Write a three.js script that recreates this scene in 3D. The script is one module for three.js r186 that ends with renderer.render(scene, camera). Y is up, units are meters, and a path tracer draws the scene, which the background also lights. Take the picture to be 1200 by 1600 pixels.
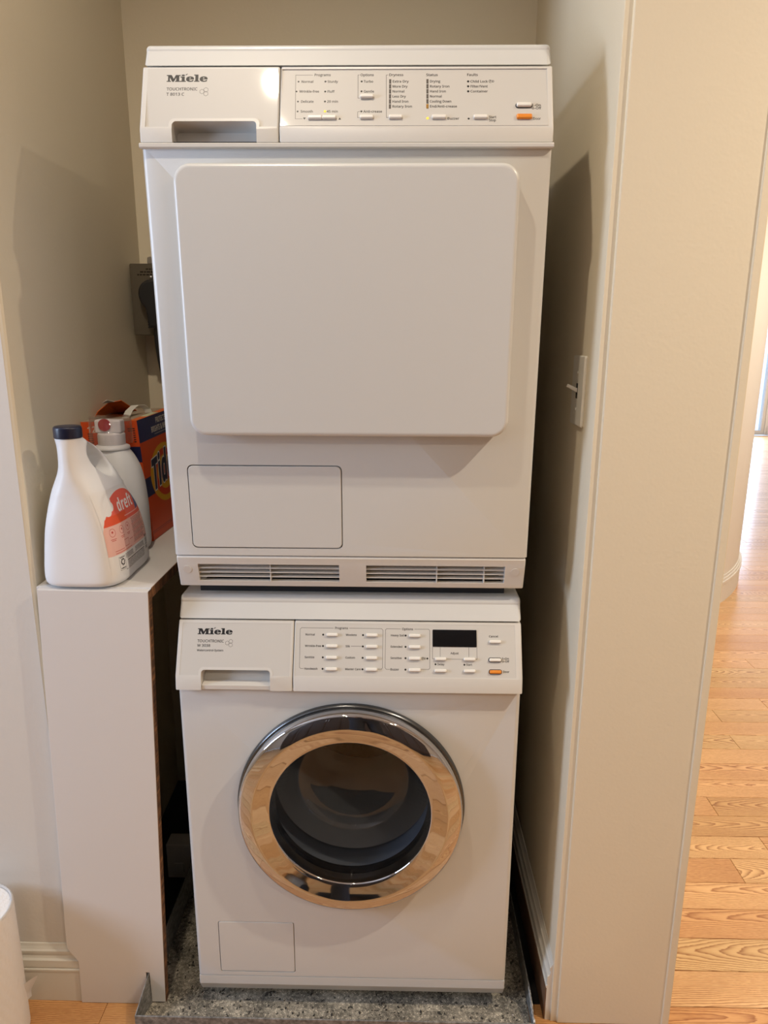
import * as THREE from 'three';
import { RoundedBoxGeometry } from 'three/addons/geometries/RoundedBoxGeometry.js';
import { mergeGeometries, mergeVertices, toCreasedNormals } from 'three/addons/utils/BufferGeometryUtils.js';
import { RectAreaLightUniformsLib } from 'three/addons/lights/RectAreaLightUniformsLib.js';
import { Brush, Evaluator, SUBTRACTION } from 'three-bvh-csg';
import { createNoise2D } from 'simplex-noise';

// ------------------------------------------------------------------ camera, sky, exposure, large lights
const scene = new THREE.Scene();
const camera = new THREE.PerspectiveCamera(2 * Math.atan(800 / 1108.9) * 180 / Math.PI, 1200 / 1600, 0.05, 60);
camera.rotation.order = 'YXZ';
camera.position.set(0.0781, 1.2842, 1.1215);
camera.rotation.set(-0.2397, 0.0179, 0.0036);
const renderer = new THREE.WebGLRenderer();
renderer.toneMapping = THREE.LinearToneMapping;
renderer.toneMappingExposure = 0.06;
renderer.shadowMap.enabled = true;
RectAreaLightUniformsLib.init();
scene.background = new THREE.Color().setRGB(23, 29, 38);
const LAMP = new THREE.Color().setRGB(1, 0.86, 0.67);
const DAY = new THREE.Color().setRGB(0.62, 0.76, 1.0);
function areaLight(name, w, h, pos, look, color, intensity) {
  const l = new THREE.RectAreaLight(color, intensity, w, h);
  l.name = name; l.position.set(...pos); l.lookAt(...look); scene.add(l);
}
areaLight('window_daylight', 0.6, 1.05, [-2.56, 1.5, 1.0], [0, 1.5, 1.0], DAY, 400);
areaLight('garden_door_daylight', 1.3, 1.95, [4.45, 1.05, -8.66], [4.45, 1.05, 0], DAY, 150);
const CEIL = 2.45;
const DOWNLIGHTS = [[-0.25, 0.52, 38, 'warm recessed downlight in the ceiling just before the dryer'], [1.39, 0.61, 150, 'warm recessed downlight in the ceiling before the hall opening'],
  [-0.25, 2.2, 18, 'warm recessed downlight behind the camera on the left'], [1.39, 2.2, 46, 'warm recessed downlight behind the camera on the right'], [2.7, -1.5, 200, 'warm recessed downlight in the hall ceiling near the curved wall'], [5.1, -6.9, 150, 'added unseen downlight that brightens the far end of the hall']];  // the last one is added to brighten the far hall wall

// ------------------------------------------------------------------ helpers
let seed = 7;
const rnd = () => { seed = (seed + 0x6d2b79f5) | 0; let t = Math.imul(seed ^ (seed >>> 15), 1 | seed); t = (t + Math.imul(t ^ (t >>> 7), 61 | t)) ^ t; return ((t ^ (t >>> 14)) >>> 0) / 4294967296; };
const noise = createNoise2D(rnd);
const names = new Map();
function numbered(n) { const k = names.get(n) ?? 0; names.set(n, k + 1); return k ? `${n}_${String(k).padStart(3, '0')}` : n; }
function obj(name, geo, mat, parent = scene) {
  const g = Array.isArray(geo) ? mergeGeometries(geo.map((x) => { const y = x.index ? x.toNonIndexed() : x; for (const a of Object.keys(y.attributes)) if (!['position', 'normal', 'uv'].includes(a)) y.deleteAttribute(a); return y; })) : geo;
  const m = new THREE.Mesh(g, mat);
  m.name = parent === scene ? numbered(name) : name; m.castShadow = m.receiveShadow = true; parent.add(m);
  return m;
}
function tag(o, label, category, group) { o.userData = { label, category }; if (group) o.userData.group = group; return o; }
function thing(name, label, category, pos = [0, 0, 0], group) { const o = new THREE.Group(); o.name = numbered(name); scene.add(o); o.position.set(...pos); return tag(o, label, category, group); }
function struct(name, geo, mat) { const m = obj(name, geo, mat); m.userData = { kind: 'structure' }; return m; }
const bx = (x0, x1, y0, y1, z0, z1) => new THREE.BoxGeometry(x1 - x0, y1 - y0, z1 - z0).translate((x0 + x1) / 2, (y0 + y1) / 2, (z0 + z1) / 2);
const rb = (x0, x1, y0, y1, z0, z1, r = 0.002, s = 3) => new RoundedBoxGeometry(x1 - x0, y1 - y0, z1 - z0, s, r).translate((x0 + x1) / 2, (y0 + y1) / 2, (z0 + z1) / 2);
const poly = (pts) => { const s = new THREE.Shape(); pts.forEach(([x, y], i) => (i ? s.lineTo(x, y) : s.moveTo(x, y))); s.closePath(); return s; };
function rrect(x0, x1, y0, y1, r, s = new THREE.Shape()) {
  s.moveTo(x0 + r, y0); s.lineTo(x1 - r, y0); s.absarc(x1 - r, y0 + r, r, -Math.PI / 2, 0); s.lineTo(x1, y1 - r); s.absarc(x1 - r, y1 - r, r, 0, Math.PI / 2);
  s.lineTo(x0 + r, y1); s.absarc(x0 + r, y1 - r, r, Math.PI / 2, Math.PI); s.lineTo(x0, y0 + r); s.absarc(x0 + r, y0 + r, r, Math.PI, 1.5 * Math.PI); return s;
}
// a side profile of (z, y) points swept along x
function sweepX(pts, x0, x1, bevel = 0, curveSegments = 6) {
  const s = pts instanceof THREE.Shape ? pts : poly(pts.map(([z, y]) => [-z, y]));
  const g = new THREE.ExtrudeGeometry(s, { depth: x1 - x0 - 2 * bevel, bevelEnabled: bevel > 0, bevelThickness: bevel, bevelSize: bevel, bevelOffset: -bevel, bevelSegments: 3, curveSegments });
  return g.rotateY(Math.PI / 2).translate(x0 + bevel, 0, 0);
}
// a plan of (x, z) points raised from y0 to y1
const plan = (pts, y0, y1, bevel = 0) => { const g = new THREE.ExtrudeGeometry(poly(pts.map(([x, z]) => [x, -z])), { depth: y1 - y0 - 2 * bevel, bevelEnabled: bevel > 0, bevelThickness: bevel, bevelSize: bevel, bevelOffset: -bevel, bevelSegments: 2 }); return g.rotateX(-Math.PI / 2).translate(0, y0 + bevel, 0); };
const slab = (shape, depth, bevel = 0, seg = 4) => new THREE.ExtrudeGeometry(shape, { depth: depth - 2 * bevel, bevelEnabled: bevel > 0, bevelThickness: bevel, bevelSize: bevel, bevelOffset: -bevel, bevelSegments: seg, curveSegments: 12 }).translate(0, 0, bevel);
const lathe = (pts, seg = 64) => new THREE.LatheGeometry(pts.map(([r, y]) => new THREE.Vector2(Math.max(r, 1e-5), y)), seg);
const tube = (pts, r, seg = 48, rad = 10) => new THREE.TubeGeometry(new THREE.CatmullRomCurve3(pts.map((p) => new THREE.Vector3(...p))), seg, r, rad);
const ev = new Evaluator(); ev.useGroups = false; ev.attributes = ['position', 'normal', 'uv'];
function cut(a, ...bs) {
  let r = new Brush(a); r.updateMatrixWorld();
  for (const b of bs) { const c = new Brush(b); c.updateMatrixWorld(); r = ev.evaluate(r, c, SUBTRACTION); }
  return toCreasedNormals(r.geometry, 0.6);
}
// a sheet with thickness: a front face, a back face and the edges between
const face = (q, n = 1) => { const g = new THREE.BufferGeometry(); const P = q.flat(); g.setAttribute('position', new THREE.Float32BufferAttribute(P, 3)); g.setAttribute('uv', new THREE.Float32BufferAttribute([0, 0, 1, 0, 1, 1, 0, 1], 2)); g.setIndex([0, 1, 2, 0, 2, 3]); g.computeVertexNormals(); return g; };
const card = (q, th = 0.0012) => { const a = new THREE.Vector3(...q[0]), n = new THREE.Vector3(...q[1]).sub(a).cross(new THREE.Vector3(...q[3]).sub(a)).normalize().multiplyScalar(-th), r = q.map((p) => [p[0] + n.x, p[1] + n.y, p[2] + n.z]); const gs = [face(q), face([r[1], r[0], r[3], r[2]])]; for (let i = 0; i < 4; i++) { const j = (i + 1) % 4; gs.push(face([q[j], q[i], r[i], r[j]])); } return mergeGeometries(gs); };
const uvBox = (g, x0, y0, w, h) => { const p = g.attributes.position, u = g.attributes.uv; for (let i = 0; i < p.count; i++) u.setXY(i, (p.getX(i) - x0) / w, (p.getY(i) - y0) / h); return g; };
const uvWorld = (g, k = 1) => { const p = g.attributes.position, n = g.attributes.normal, u = g.attributes.uv; for (let i = 0; i < p.count; i++) { const ax = Math.abs(n.getX(i)), ay = Math.abs(n.getY(i)), az = Math.abs(n.getZ(i)); if (ay > ax && ay > az) u.setXY(i, p.getX(i) * k, p.getZ(i) * k); else if (ax > az) u.setXY(i, p.getZ(i) * k, p.getY(i) * k); else u.setXY(i, p.getX(i) * k, p.getY(i) * k); } return g; };

// signed-distance field to mesh (surface nets)
function sdfMesh(f, lo, hi, cell) {
  const n = lo.map((a, i) => Math.ceil((hi[i] - a) / cell) + 1), [nx, ny, nz] = n, V = new Float32Array(nx * ny * nz), id = new Int32Array(nx * ny * nz).fill(-1), P = [], I = [];
  const at = (i, j, k) => (k * ny + j) * nx + i;
  for (let k = 0; k < nz; k++) for (let j = 0; j < ny; j++) for (let i = 0; i < nx; i++) V[at(i, j, k)] = f(lo[0] + i * cell, lo[1] + j * cell, lo[2] + k * cell);
  for (let k = 0; k < nz - 1; k++) for (let j = 0; j < ny - 1; j++) for (let i = 0; i < nx - 1; i++) {
    let c = 0, sx = 0, sy = 0, sz = 0;
    const e = (a, b, c1, d, e1, g) => { const u = V[at(i + a, j + b, k + c1)], v = V[at(i + d, j + e1, k + g)]; if ((u < 0) !== (v < 0)) { const t = u / (u - v); c++; sx += a + t * (d - a); sy += b + t * (e1 - b); sz += c1 + t * (g - c1); } };
    for (const a of [0, 1]) for (const b of [0, 1]) { e(0, a, b, 1, a, b); e(a, 0, b, a, 1, b); e(a, b, 0, a, b, 1); }
    if (c) { id[at(i, j, k)] = P.length / 3; P.push(lo[0] + (i + sx / c) * cell, lo[1] + (j + sy / c) * cell, lo[2] + (k + sz / c) * cell); }
  }
  const quad = (a, b, c, d, flip) => { if (a < 0 || b < 0 || c < 0 || d < 0) return; if (flip) I.push(a, c, b, a, d, c); else I.push(a, b, c, a, c, d); };
  for (let k = 1; k < nz - 1; k++) for (let j = 1; j < ny - 1; j++) for (let i = 1; i < nx - 1; i++) {
    const v = V[at(i, j, k)] < 0;
    if (v !== V[at(i + 1, j, k)] < 0) quad(id[at(i, j - 1, k - 1)], id[at(i, j, k - 1)], id[at(i, j, k)], id[at(i, j - 1, k)], !v);
    if (v !== V[at(i, j + 1, k)] < 0) quad(id[at(i - 1, j, k - 1)], id[at(i - 1, j, k)], id[at(i, j, k)], id[at(i, j, k - 1)], !v);
    if (v !== V[at(i, j, k + 1)] < 0) quad(id[at(i - 1, j - 1, k)], id[at(i, j - 1, k)], id[at(i, j, k)], id[at(i - 1, j, k)], !v);
  }
  const g = new THREE.BufferGeometry(), N = new Float32Array(P.length), h = cell * 0.5;
  for (let q = 0; q < P.length; q += 3) {
    const x = P[q], y = P[q + 1], z = P[q + 2], a = f(x + h, y, z) - f(x - h, y, z), b = f(x, y + h, z) - f(x, y - h, z), c = f(x, y, z + h) - f(x, y, z - h), l = Math.hypot(a, b, c) || 1;
    N[q] = a / l; N[q + 1] = b / l; N[q + 2] = c / l;
  }
  g.setAttribute('position', new THREE.Float32BufferAttribute(P, 3)); g.setAttribute('normal', new THREE.BufferAttribute(N, 3)); g.setAttribute('uv', new THREE.BufferAttribute(new Float32Array(P.length / 3 * 2), 2)); g.setIndex(I);
  return g;
}
const smin = (a, b, k) => { const h = Math.max(k - Math.abs(a - b), 0) / k; return Math.min(a, b) - h * h * k / 4; };
const lerpTable = (t, y) => {
  if (y <= t[0][0]) return t[0];
  const n = t.length, tan = (i, k) => { if (i === 0 || i === n - 1) return 0; const a = (t[i][k] - t[i - 1][k]) / (t[i][0] - t[i - 1][0]), b = (t[i + 1][k] - t[i][k]) / (t[i + 1][0] - t[i][0]); return a * b <= 0 ? 0 : 2 * a * b / (a + b); };
  for (let i = 1; i < n; i++) if (y <= t[i][0]) { const h = t[i][0] - t[i - 1][0], u = (y - t[i - 1][0]) / h, u2 = u * u, u3 = u2 * u; return t[i].map((v, k) => (2 * u3 - 3 * u2 + 1) * t[i - 1][k] + (u3 - 2 * u2 + u) * h * tan(i - 1, k) + (3 * u2 - 2 * u3) * v + (u3 - u2) * h * tan(i, k)); }
  return t[n - 1];
};
function capsule(x, y, z, a, b, ra, rb2) { const px = x - a[0], py = y - a[1], pz = z - a[2], bx2 = b[0] - a[0], by = b[1] - a[1], bz = b[2] - a[2]; const t = Math.min(1, Math.max(0, (px * bx2 + py * by + pz * bz) / (bx2 * bx2 + by * by + bz * bz))); return Math.hypot(px - bx2 * t, py - by * t, pz - bz * t) - (ra + (rb2 - ra) * t); }

// ------------------------------------------------------------------ textures and materials
function canvas(w, h, draw) { const c = document.createElement('canvas'); c.width = w; c.height = h; draw(c.getContext('2d'), w, h); const t = new THREE.CanvasTexture(c); t.colorSpace = THREE.SRGBColorSpace; t.anisotropy = 8; return t; }
function data(w, h, f, srgb = true) {
  const d = new Uint8Array(w * h * 4);
  for (let y = 0; y < h; y++) for (let x = 0; x < w; x++) { const c = f(x / w, y / h), o = (y * w + x) * 4; for (let k = 0; k < 3; k++) d[o + k] = Math.max(0, Math.min(255, (Array.isArray(c) ? c[k] : c))); d[o + 3] = 255; }
  const t = new THREE.DataTexture(d, w, h); t.magFilter = t.minFilter = THREE.LinearFilter; t.wrapS = t.wrapT = THREE.RepeatWrapping; if (srgb) t.colorSpace = THREE.SRGBColorSpace; t.needsUpdate = true; return t;
}
const tile = (u, v, s) => { const a = u * Math.PI * 2, b = v * Math.PI * 2; return 0.5 * (noise(Math.cos(a) * s + 3 * Math.cos(b) * s * 0.9, Math.sin(a) * s + 7 + Math.sin(b) * s * 1.3) + noise(Math.sin(b) * s + 20 + Math.cos(a + 1) * s, Math.cos(b) * s - Math.sin(a) * s)); };
const rollerBump = data(512, 512, (u, v) => 128 + 55 * noise(u * 70, v * 70) * 0.6 + 50 * noise(u * 150 + 9, v * 150) * 0.6, false);
const phys = (o) => new THREE.MeshPhysicalMaterial(o);
const lin = (r, g, b) => new THREE.Color().setRGB(r, g, b);
const M = {
  wall: phys({ color: lin(0.74, 0.66, 0.505), roughness: 0.62, bumpMap: rollerBump, bumpScale: 0.0004 }),
  wallPale: phys({ color: lin(0.70, 0.66, 0.60), roughness: 0.6, bumpMap: rollerBump, bumpScale: 0.0004 }),
  ceiling: phys({ color: lin(0.78, 0.76, 0.72), roughness: 0.9 }),
  trim: phys({ color: lin(0.72, 0.69, 0.61), roughness: 0.4 }),
  white: phys({ color: lin(0.78, 0.765, 0.735), roughness: 0.6 }),
  enamel: phys({ color: lin(0.635, 0.635, 0.615), roughness: 0.42, clearcoat: 0.35, clearcoatRoughness: 0.25 }),
  plastic: phys({ color: lin(0.66, 0.64, 0.6), roughness: 0.42 }),
  button: phys({ color: lin(0.82, 0.8, 0.75), roughness: 0.35 }),
  orange: phys({ color: lin(0.78, 0.26, 0.03), roughness: 0.35 }),
  dark: phys({ color: lin(0.012, 0.012, 0.013), roughness: 0.55 }),
  black: phys({ color: lin(0.018, 0.018, 0.02), roughness: 0.35 }),
  rubber: phys({ color: lin(0.03, 0.031, 0.034), roughness: 0.6 }),
  glassBlack: phys({ color: lin(0.008, 0.008, 0.009), roughness: 0.08, clearcoat: 1, clearcoatRoughness: 0.05 }),
  chrome: phys({ color: lin(0.58, 0.58, 0.59), metalness: 1, roughness: 0.035 }),
  steel: phys({ color: lin(0.55, 0.55, 0.56), metalness: 1, roughness: 0.3 }),
  galv: null,
  glass: phys({ color: lin(0.9, 0.93, 0.96), roughness: 0.02, transmission: 1, thickness: 0, ior: 1.5 }),
  doorGlass: phys({ color: lin(0.6, 0.62, 0.66), roughness: 0.03, transmission: 1, thickness: 0, ior: 1.5 }),
  clear: phys({ color: lin(0.97, 0.95, 0.95), roughness: 0.09, transmission: 1, thickness: 0, ior: 1.45 }),
  laminate: phys({ color: lin(0.72, 0.69, 0.66), roughness: 0.45 }),
  hdpe: phys({ color: lin(0.84, 0.84, 0.84), roughness: 0.38, sheen: 0.2 }),
  capBlue: phys({ color: lin(0.007, 0.009, 0.03), roughness: 0.35 }),
};
M.chip = phys({ color: lin(1, 1, 1), roughness: 0.85, map: data(512, 64, (u, v) => { const a = 0.5 + 0.35 * noise(u * 160, v * 9) + 0.25 * noise(u * 40, v * 3 + 5); return [122 * a + 40, 84 * a + 26, 52 * a + 14]; }) });
M.bareWood = phys({ color: lin(0.16, 0.085, 0.045), roughness: 0.7 });
M.walnut = phys({ color: lin(0.035, 0.02, 0.013), roughness: 0.45 });
M.galv = phys({ color: lin(0.9, 0.9, 0.9), metalness: 0.35, roughness: 0.6, map: data(512, 512, (u, v) => { const a = tile(u, v, 2.2), b = noise(u * 30, v * 30), c = noise(u * 90 + 4, v * 90); const g = 138 + 26 * a + 18 * b + 14 * c; return [g, g * 0.99, g * 0.96]; }) });
// grime and lint lying in the drip pan: grain with outlines of its own
M.panFloor = phys({ color: lin(1, 1, 1), roughness: 0.85, map: data(1024, 1024, (u, v) => {
  const a = noise(u * 7, v * 7) + 0.5 * noise(u * 19 + 3, v * 19), c = noise(u * 60, v * 60), d = noise(u * 170 + 5, v * 170);
  let g = 132 + 28 * a + 24 * c + 30 * d;
  const blot = noise(u * 26 + 40, v * 26) + 0.5 * noise(u * 70, v * 70 + 9); if (blot > 0.82) g *= 0.45;
  if (d > 0.62 && c > 0.1) g += 50;
  return [g * 1.03, g * 0.98, g * 0.88];
}) });

// oak: growth rings of a flat-sawn log
function oak(k, cy, depth, slope, sp, warm) {
  return data(1024, 128, (u, v) => {
    const X = u * 1.2, Y = (v - 0.5) * 0.084, w = 0.006 * noise(X * 2.2 + k * 9, k * 3.1) + 0.0022 * noise(X * 9 + k, Y * 40) + 0.0006 * noise(X * 40, Y * 220);
    const bend = depth + slope * Math.abs(((u + k * 0.37) % 1) - 0.5) * 2.4 + 0.012 * noise(X * 1.3 + k * 5, 7);
    const r = Math.sqrt((Y - cy) ** 2 * 6 + bend * bend) + w, t = ((r / sp) % 1 + 1) % 1;
    let dark = Math.pow(t, 3) * 1.0 * (1 - THREE.MathUtils.smoothstep(t, 0.9, 1.0));
    const pore = noise(X * 26 + k, Y * 1500), pore2 = noise(X * 60 + k, Y * 2600 + 9);
    dark += 0.1 * pore * (0.4 + dark) + 0.05 * pore2 + 0.08 * noise(X * 1.4 + k * 2, Y * 9);
    const L = [230, 191, 140], D = [146, 92, 50];
    return L.map((l, i) => l + (D[i] - l) * dark + (i === 0 ? warm : 0));
  });
}
const oaks = [oak(1, 0.004, 0.0, 0.13, 0.0072, 0), oak(2, -0.02, 0.03, 0.07, 0.0078, 4), oak(3, 0.05, 0.05, 0.03, 0.0085, 2), oak(4, -0.008, 0.0, 0.1, 0.0088, -4), oak(5, -0.07, 0.08, 0.04, 0.0075, 3)];
M.oak = []; for (const t of oaks) for (const c of [[0.95, 0.92, 0.88], [0.88, 0.80, 0.72], [1, 1, 0.98], [0.8, 0.66, 0.5]]) M.oak.push(phys({ map: t, color: lin(...c), roughness: 0.45, clearcoat: 0.35, clearcoatRoughness: 0.14 }));  // last tint is the same oak darkened, its shade put into the colour

// ------------------------------------------------------------------ setting: floor
const floor = struct('floor', bx(-2.6, 6.0, -0.12, -0.005, -8.8, 3.2), M.dark);
const PITCH = 0.0838, Z0 = -0.0235;
const plankCache = new Map();
function plankGeo(len, off) {
  const key = len.toFixed(3) + '/' + off;
  if (plankCache.has(key)) return plankCache.get(key);
  const x0 = 0.0004, x1 = len - 0.0004, w = PITCH / 2 - 0.0007, c = 0.0009, P = [], N = [], U = [], I = [];
  const add = (pts, n) => { const b = P.length / 3; for (const [x, y, z] of pts) { P.push(x, y, z); N.push(...n); U.push(x / 1.2 + off, z / 0.084 + 0.5); } I.push(b, b + 1, b + 2, b, b + 2, b + 3); };
  add([[x0 + c, 0, w - c], [x1 - c, 0, w - c], [x1 - c, 0, -w + c], [x0 + c, 0, -w + c]], [0, 1, 0]);
  const s = 0.7071;
  add([[x0, -c, w], [x1, -c, w], [x1 - c, 0, w - c], [x0 + c, 0, w - c]], [0, s, s]); add([[x1, -c, -w], [x0, -c, -w], [x0 + c, 0, -w + c], [x1 - c, 0, -w + c]], [0, s, -s]);
  add([[x1, -c, w], [x1, -c, -w], [x1 - c, 0, -w + c], [x1 - c, 0, w - c]], [s, s, 0]); add([[x0, -c, -w], [x0, -c, w], [x0 + c, 0, w - c], [x0 + c, 0, -w + c]], [-s, s, 0]);
  add([[x0, -0.005, w], [x1, -0.005, w], [x1, -c, w], [x0, -c, w]], [0, 0, 1]); add([[x1, -0.005, -w], [x0, -0.005, -w], [x0, -c, -w], [x1, -c, -w]], [0, 0, -1]);
  add([[x1, -0.005, w], [x1, -0.005, -w], [x1, -c, -w], [x1, -c, w]], [1, 0, 0]); add([[x0, -0.005, -w], [x0, -0.005, w], [x0, -c, w], [x0, -c, -w]], [-1, 0, 0]);
  const g = new THREE.BufferGeometry(); g.setAttribute('position', new THREE.Float32BufferAttribute(P, 3)); g.setAttribute('normal', new THREE.Float32BufferAttribute(N, 3)); g.setAttribute('uv', new THREE.Float32BufferAttribute(U, 2)); g.setIndex(I);
  plankCache.set(key, g); return g;
}
const farPlanks = [[], [], []];
const LENS = [0.5, 0.75, 0.95, 1.2, 1.45];
for (let r = -104; r < 38; r++) {
  const z = Z0 + (r + 0.5) * PITCH, near = r >= 0 || z > -2.5, hall = r < 0;
  let x = hall ? 0.62 : -2.6 + 0.001;
  const end = hall ? (z < -2.6 ? 5.99 : 4.6) : 4.6;
  let first = true;
  while (x < end - 0.01) {
    let len = LENS[Math.floor(rnd() * 5)];
    if (first) { len = 0.25 + rnd() * 1.1; if (r === -5) len = 0.315; if (r === -8) len = 0.36; first = false; }
    len = Math.min(len, end - x); if (end - x - len < 0.15) len = end - x;
    const mi = Math.floor(rnd() * 5) * 4 + (hall ? [0, 1, 2, 2][Math.floor(rnd() * 4)] : r < 2 ? 3 : [1, 3, 3, 0][Math.floor(rnd() * 4)]), off = Math.floor(rnd() * 6) / 6;  // kitchen boards take darker tints, shade on that floor painted in
    const keep = near && (hall ? x < 2.3 : x + len > -1.1 && x < 1.5 && z < 2.2);
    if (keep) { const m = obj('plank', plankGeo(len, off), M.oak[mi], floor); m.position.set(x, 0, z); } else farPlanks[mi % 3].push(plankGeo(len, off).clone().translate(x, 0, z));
    x += len;
  }
}
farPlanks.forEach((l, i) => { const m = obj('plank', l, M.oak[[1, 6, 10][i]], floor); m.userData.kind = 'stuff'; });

// ------------------------------------------------------------------ setting: walls
struct('wall_left', uvWorld(plan([[-2.6, -0.03], [-0.549, -0.03], [-0.549, -0.0222], [-0.5445, -0.0235], [-0.5418, -0.027], [-0.567, -0.735], [-2.6, -0.735]], 0, CEIL), 1.2), M.wall);
struct('wall_front_left', uvWorld(plan([[-2.6, -0.03], [-2.6, -0.022], [-0.549, -0.022], [-0.549, -0.03]], 0, CEIL), 1.2), M.wallPale);
struct('wall_back', uvWorld(bx(-2.6, 0.6, 0, CEIL, -0.86, -0.735), 1.2), M.wall);
const wallRight = struct('wall_right', uvWorld(plan([[0.384, 0.011], [0.392, -0.735], [0.6075, -0.735], [0.6075, 0.011]], 0, CEIL), 1.2), M.wall);
obj('corner_board', uvWorld(rb(0.3835, 0.4, 0, CEIL, -0.004, 0.0135, 0.0012, 2), 1.2), M.wall, wallRight);
obj('end_panel', uvWorld(rb(0.3953, 0.5975, 0, CEIL, 0.0, 0.0178, 0.0026, 3), 1.2), M.wall, wallRight);
obj('corner_board', uvWorld(rb(0.5945, 0.6085, 0, CEIL, -0.004, 0.0212, 0.002, 2), 1.2), M.wall, wallRight);
struct('wall_hall', uvWorld(bx(0.3, 0.6, 0, CEIL, -2.3, -0.86), 1.2), M.wallPale);
{ // the hall wall that bulges in a wide curve
  const c = [0.739, -3.227], pts = [], bp = [];
  for (let i = 0; i <= 40; i++) { const a = -0.25 + i / 40 * 2.3; pts.push([c[0] + 1.354 * Math.sin(a), c[1] + 1.354 * Math.cos(a)]); }
  const w = struct('wall_curved', plan([...pts, c].reverse(), 0, CEIL), M.white);
  const ring = (r, y0, y1) => { const o = []; for (let i = 0; i <= 60; i++) { const a = -0.2 + i / 60 * 2.2; o.push([c[0] + r * Math.sin(a), c[1] + r * Math.cos(a)]); } for (let i = 60; i >= 0; i--) { const a = -0.2 + i / 60 * 2.2; o.push([c[0] + 1.35 * Math.sin(a), c[1] + 1.35 * Math.cos(a)]); } return plan(o.reverse(), y0, y1); };
  struct('baseboard_curved', [ring(1.3666, 0, 0.1), ring(1.3715, 0.098, 0.112), ring(1.3655, 0.112, 0.124), ring(1.359, 0.124, 0.136)], M.white);
}
struct('wall_hall_end', cut(uvWorld(bx(-0.6, 6.1, 0, CEIL, -8.92, -8.8), 1), bx(3.7, 5.17, -0.1, 2.1, -9, -8.7)), M.white);
struct('baseboard_hall_end', [bx(5.2, 6.0, 0, 0.13, -8.8, -8.785), bx(0.9, 3.67, 0, 0.13, -8.8, -8.785)], M.white);
struct('wall_hall_left', bx(0.78, 0.88, 0, CEIL, -8.8, -4.4), M.white);
struct('wall_east', bx(6.0, 6.12, 0, CEIL, -8.92, -2.5), M.white);
struct('wall_hall_right', [bx(4.6, 4.72, 0, CEIL, -2.5, 3.3), bx(4.72, 6.12, 0, CEIL, -2.6, -2.5)], M.wallPale);
struct('wall_kitchen', bx(-2.72, 4.72, 0, CEIL, 3.2, 3.32), M.wallPale);
struct('wall_window', cut(bx(-2.72, -2.6, 0, CEIL, -0.86, 3.3), bx(-2.8, -2.5, 0.95, 2.05, 0.65, 1.35)), M.wallPale);
struct('ceiling', bx(-2.72, 6.12, CEIL, CEIL + 0.1, -8.92, 3.32), M.ceiling);
{ const w = struct('window_1', cut(bx(-2.7, -2.61, 0.95, 2.05, 0.65, 1.35), bx(-2.8, -2.5, 1.0, 1.485, 0.7, 1.3), bx(-2.8, -2.5, 1.515, 2.0, 0.7, 1.3)), M.white);
  obj('pane', bx(-2.656, -2.652, 1.0, 1.485, 0.7, 1.3), M.glass, w); obj('pane', bx(-2.656, -2.652, 1.515, 2.0, 0.7, 1.3), M.glass, w); }
{ const w = struct('door_1', cut(bx(3.7, 5.17, 0, 2.1, -8.9, -8.82), bx(3.77, 4.36, 0.06, 2.03, -9, -8.7), bx(4.42, 5.13, 0.06, 2.03, -9, -8.7)), M.white);
  obj('pane', bx(3.77, 4.36, 0.06, 2.03, -8.862, -8.858), M.glass, w); obj('pane', bx(4.42, 5.13, 0.06, 2.03, -8.862, -8.858), M.glass, w); }
// baseboards: profile (z proud of the wall, y)
const baseProfile = [[0, 0], [0.012, 0], [0.012, 0.07], [0.0135, 0.072], [0.0135, 0.0755], [0.0105, 0.0775], [0.0105, 0.079], [0.0125, 0.081], [0.0118, 0.0955], [0.0085, 0.0985], [0.0065, 0.104], [0.0065, 0.1075], [0.0085, 0.1095], [0.0085, 0.1145], [0.006, 0.117], [0.0035, 0.122], [0.002, 0.127], [0, 0.1275]];
struct('baseboard_left', sweepX(baseProfile.map(([z, y]) => [z - 0.022, y]), -2.58, -0.5375), M.trim);
{ const g = sweepX(baseProfile.map(([z, y]) => [z * 1.05, y * 1.06]), -0.72, 0); g.rotateY(-Math.PI / 2); // face toward -x
  g.translate(0.3862, 0, -0.725 + 0.735); const b = struct('baseboard_right', g, M.trim); obj('lower_board', uvWorld(bx(0.3713, 0.3745, 0.001, 0.0735, -0.7, 0.0095), 4), M.bareWood, b); }

// ------------------------------------------------------------------ recessed ceiling lamps
for (const [x, z, cd, label] of DOWNLIGHTS) {
  const t = thing('ceiling_downlight', label, 'downlight', [x, CEIL, z]);
  obj('trim_ring', lathe([[0.025, -0.002], [0.027, -0.006], [0.075, -0.004], [0.078, 0.001]], 40), M.white, t);
  const d = obj('lamp_disc', new THREE.CylinderGeometry(0.025, 0.025, 0.004, 32).translate(0, -0.0035, 0), new THREE.MeshStandardMaterial({ color: 0x111111, emissive: LAMP, emissiveIntensity: 120 }), t);
  const l = new THREE.SpotLight(LAMP, cd, 0, x > 1 && z > 0 && z < 1 ? 1.35 : 1.45, x > 1 && z > 0 && z < 1 ? 0.9 : 0.4, 2); l.position.set(x, CEIL - 0.02, z); l.target.position.set(x, 0, z); l.castShadow = true; l.shadow.radius = 1.05; l.name = 'downlight_beam'; scene.add(l, l.target);
}

// ------------------------------------------------------------------ lettering
const INK = '#0d0b0a';
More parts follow.
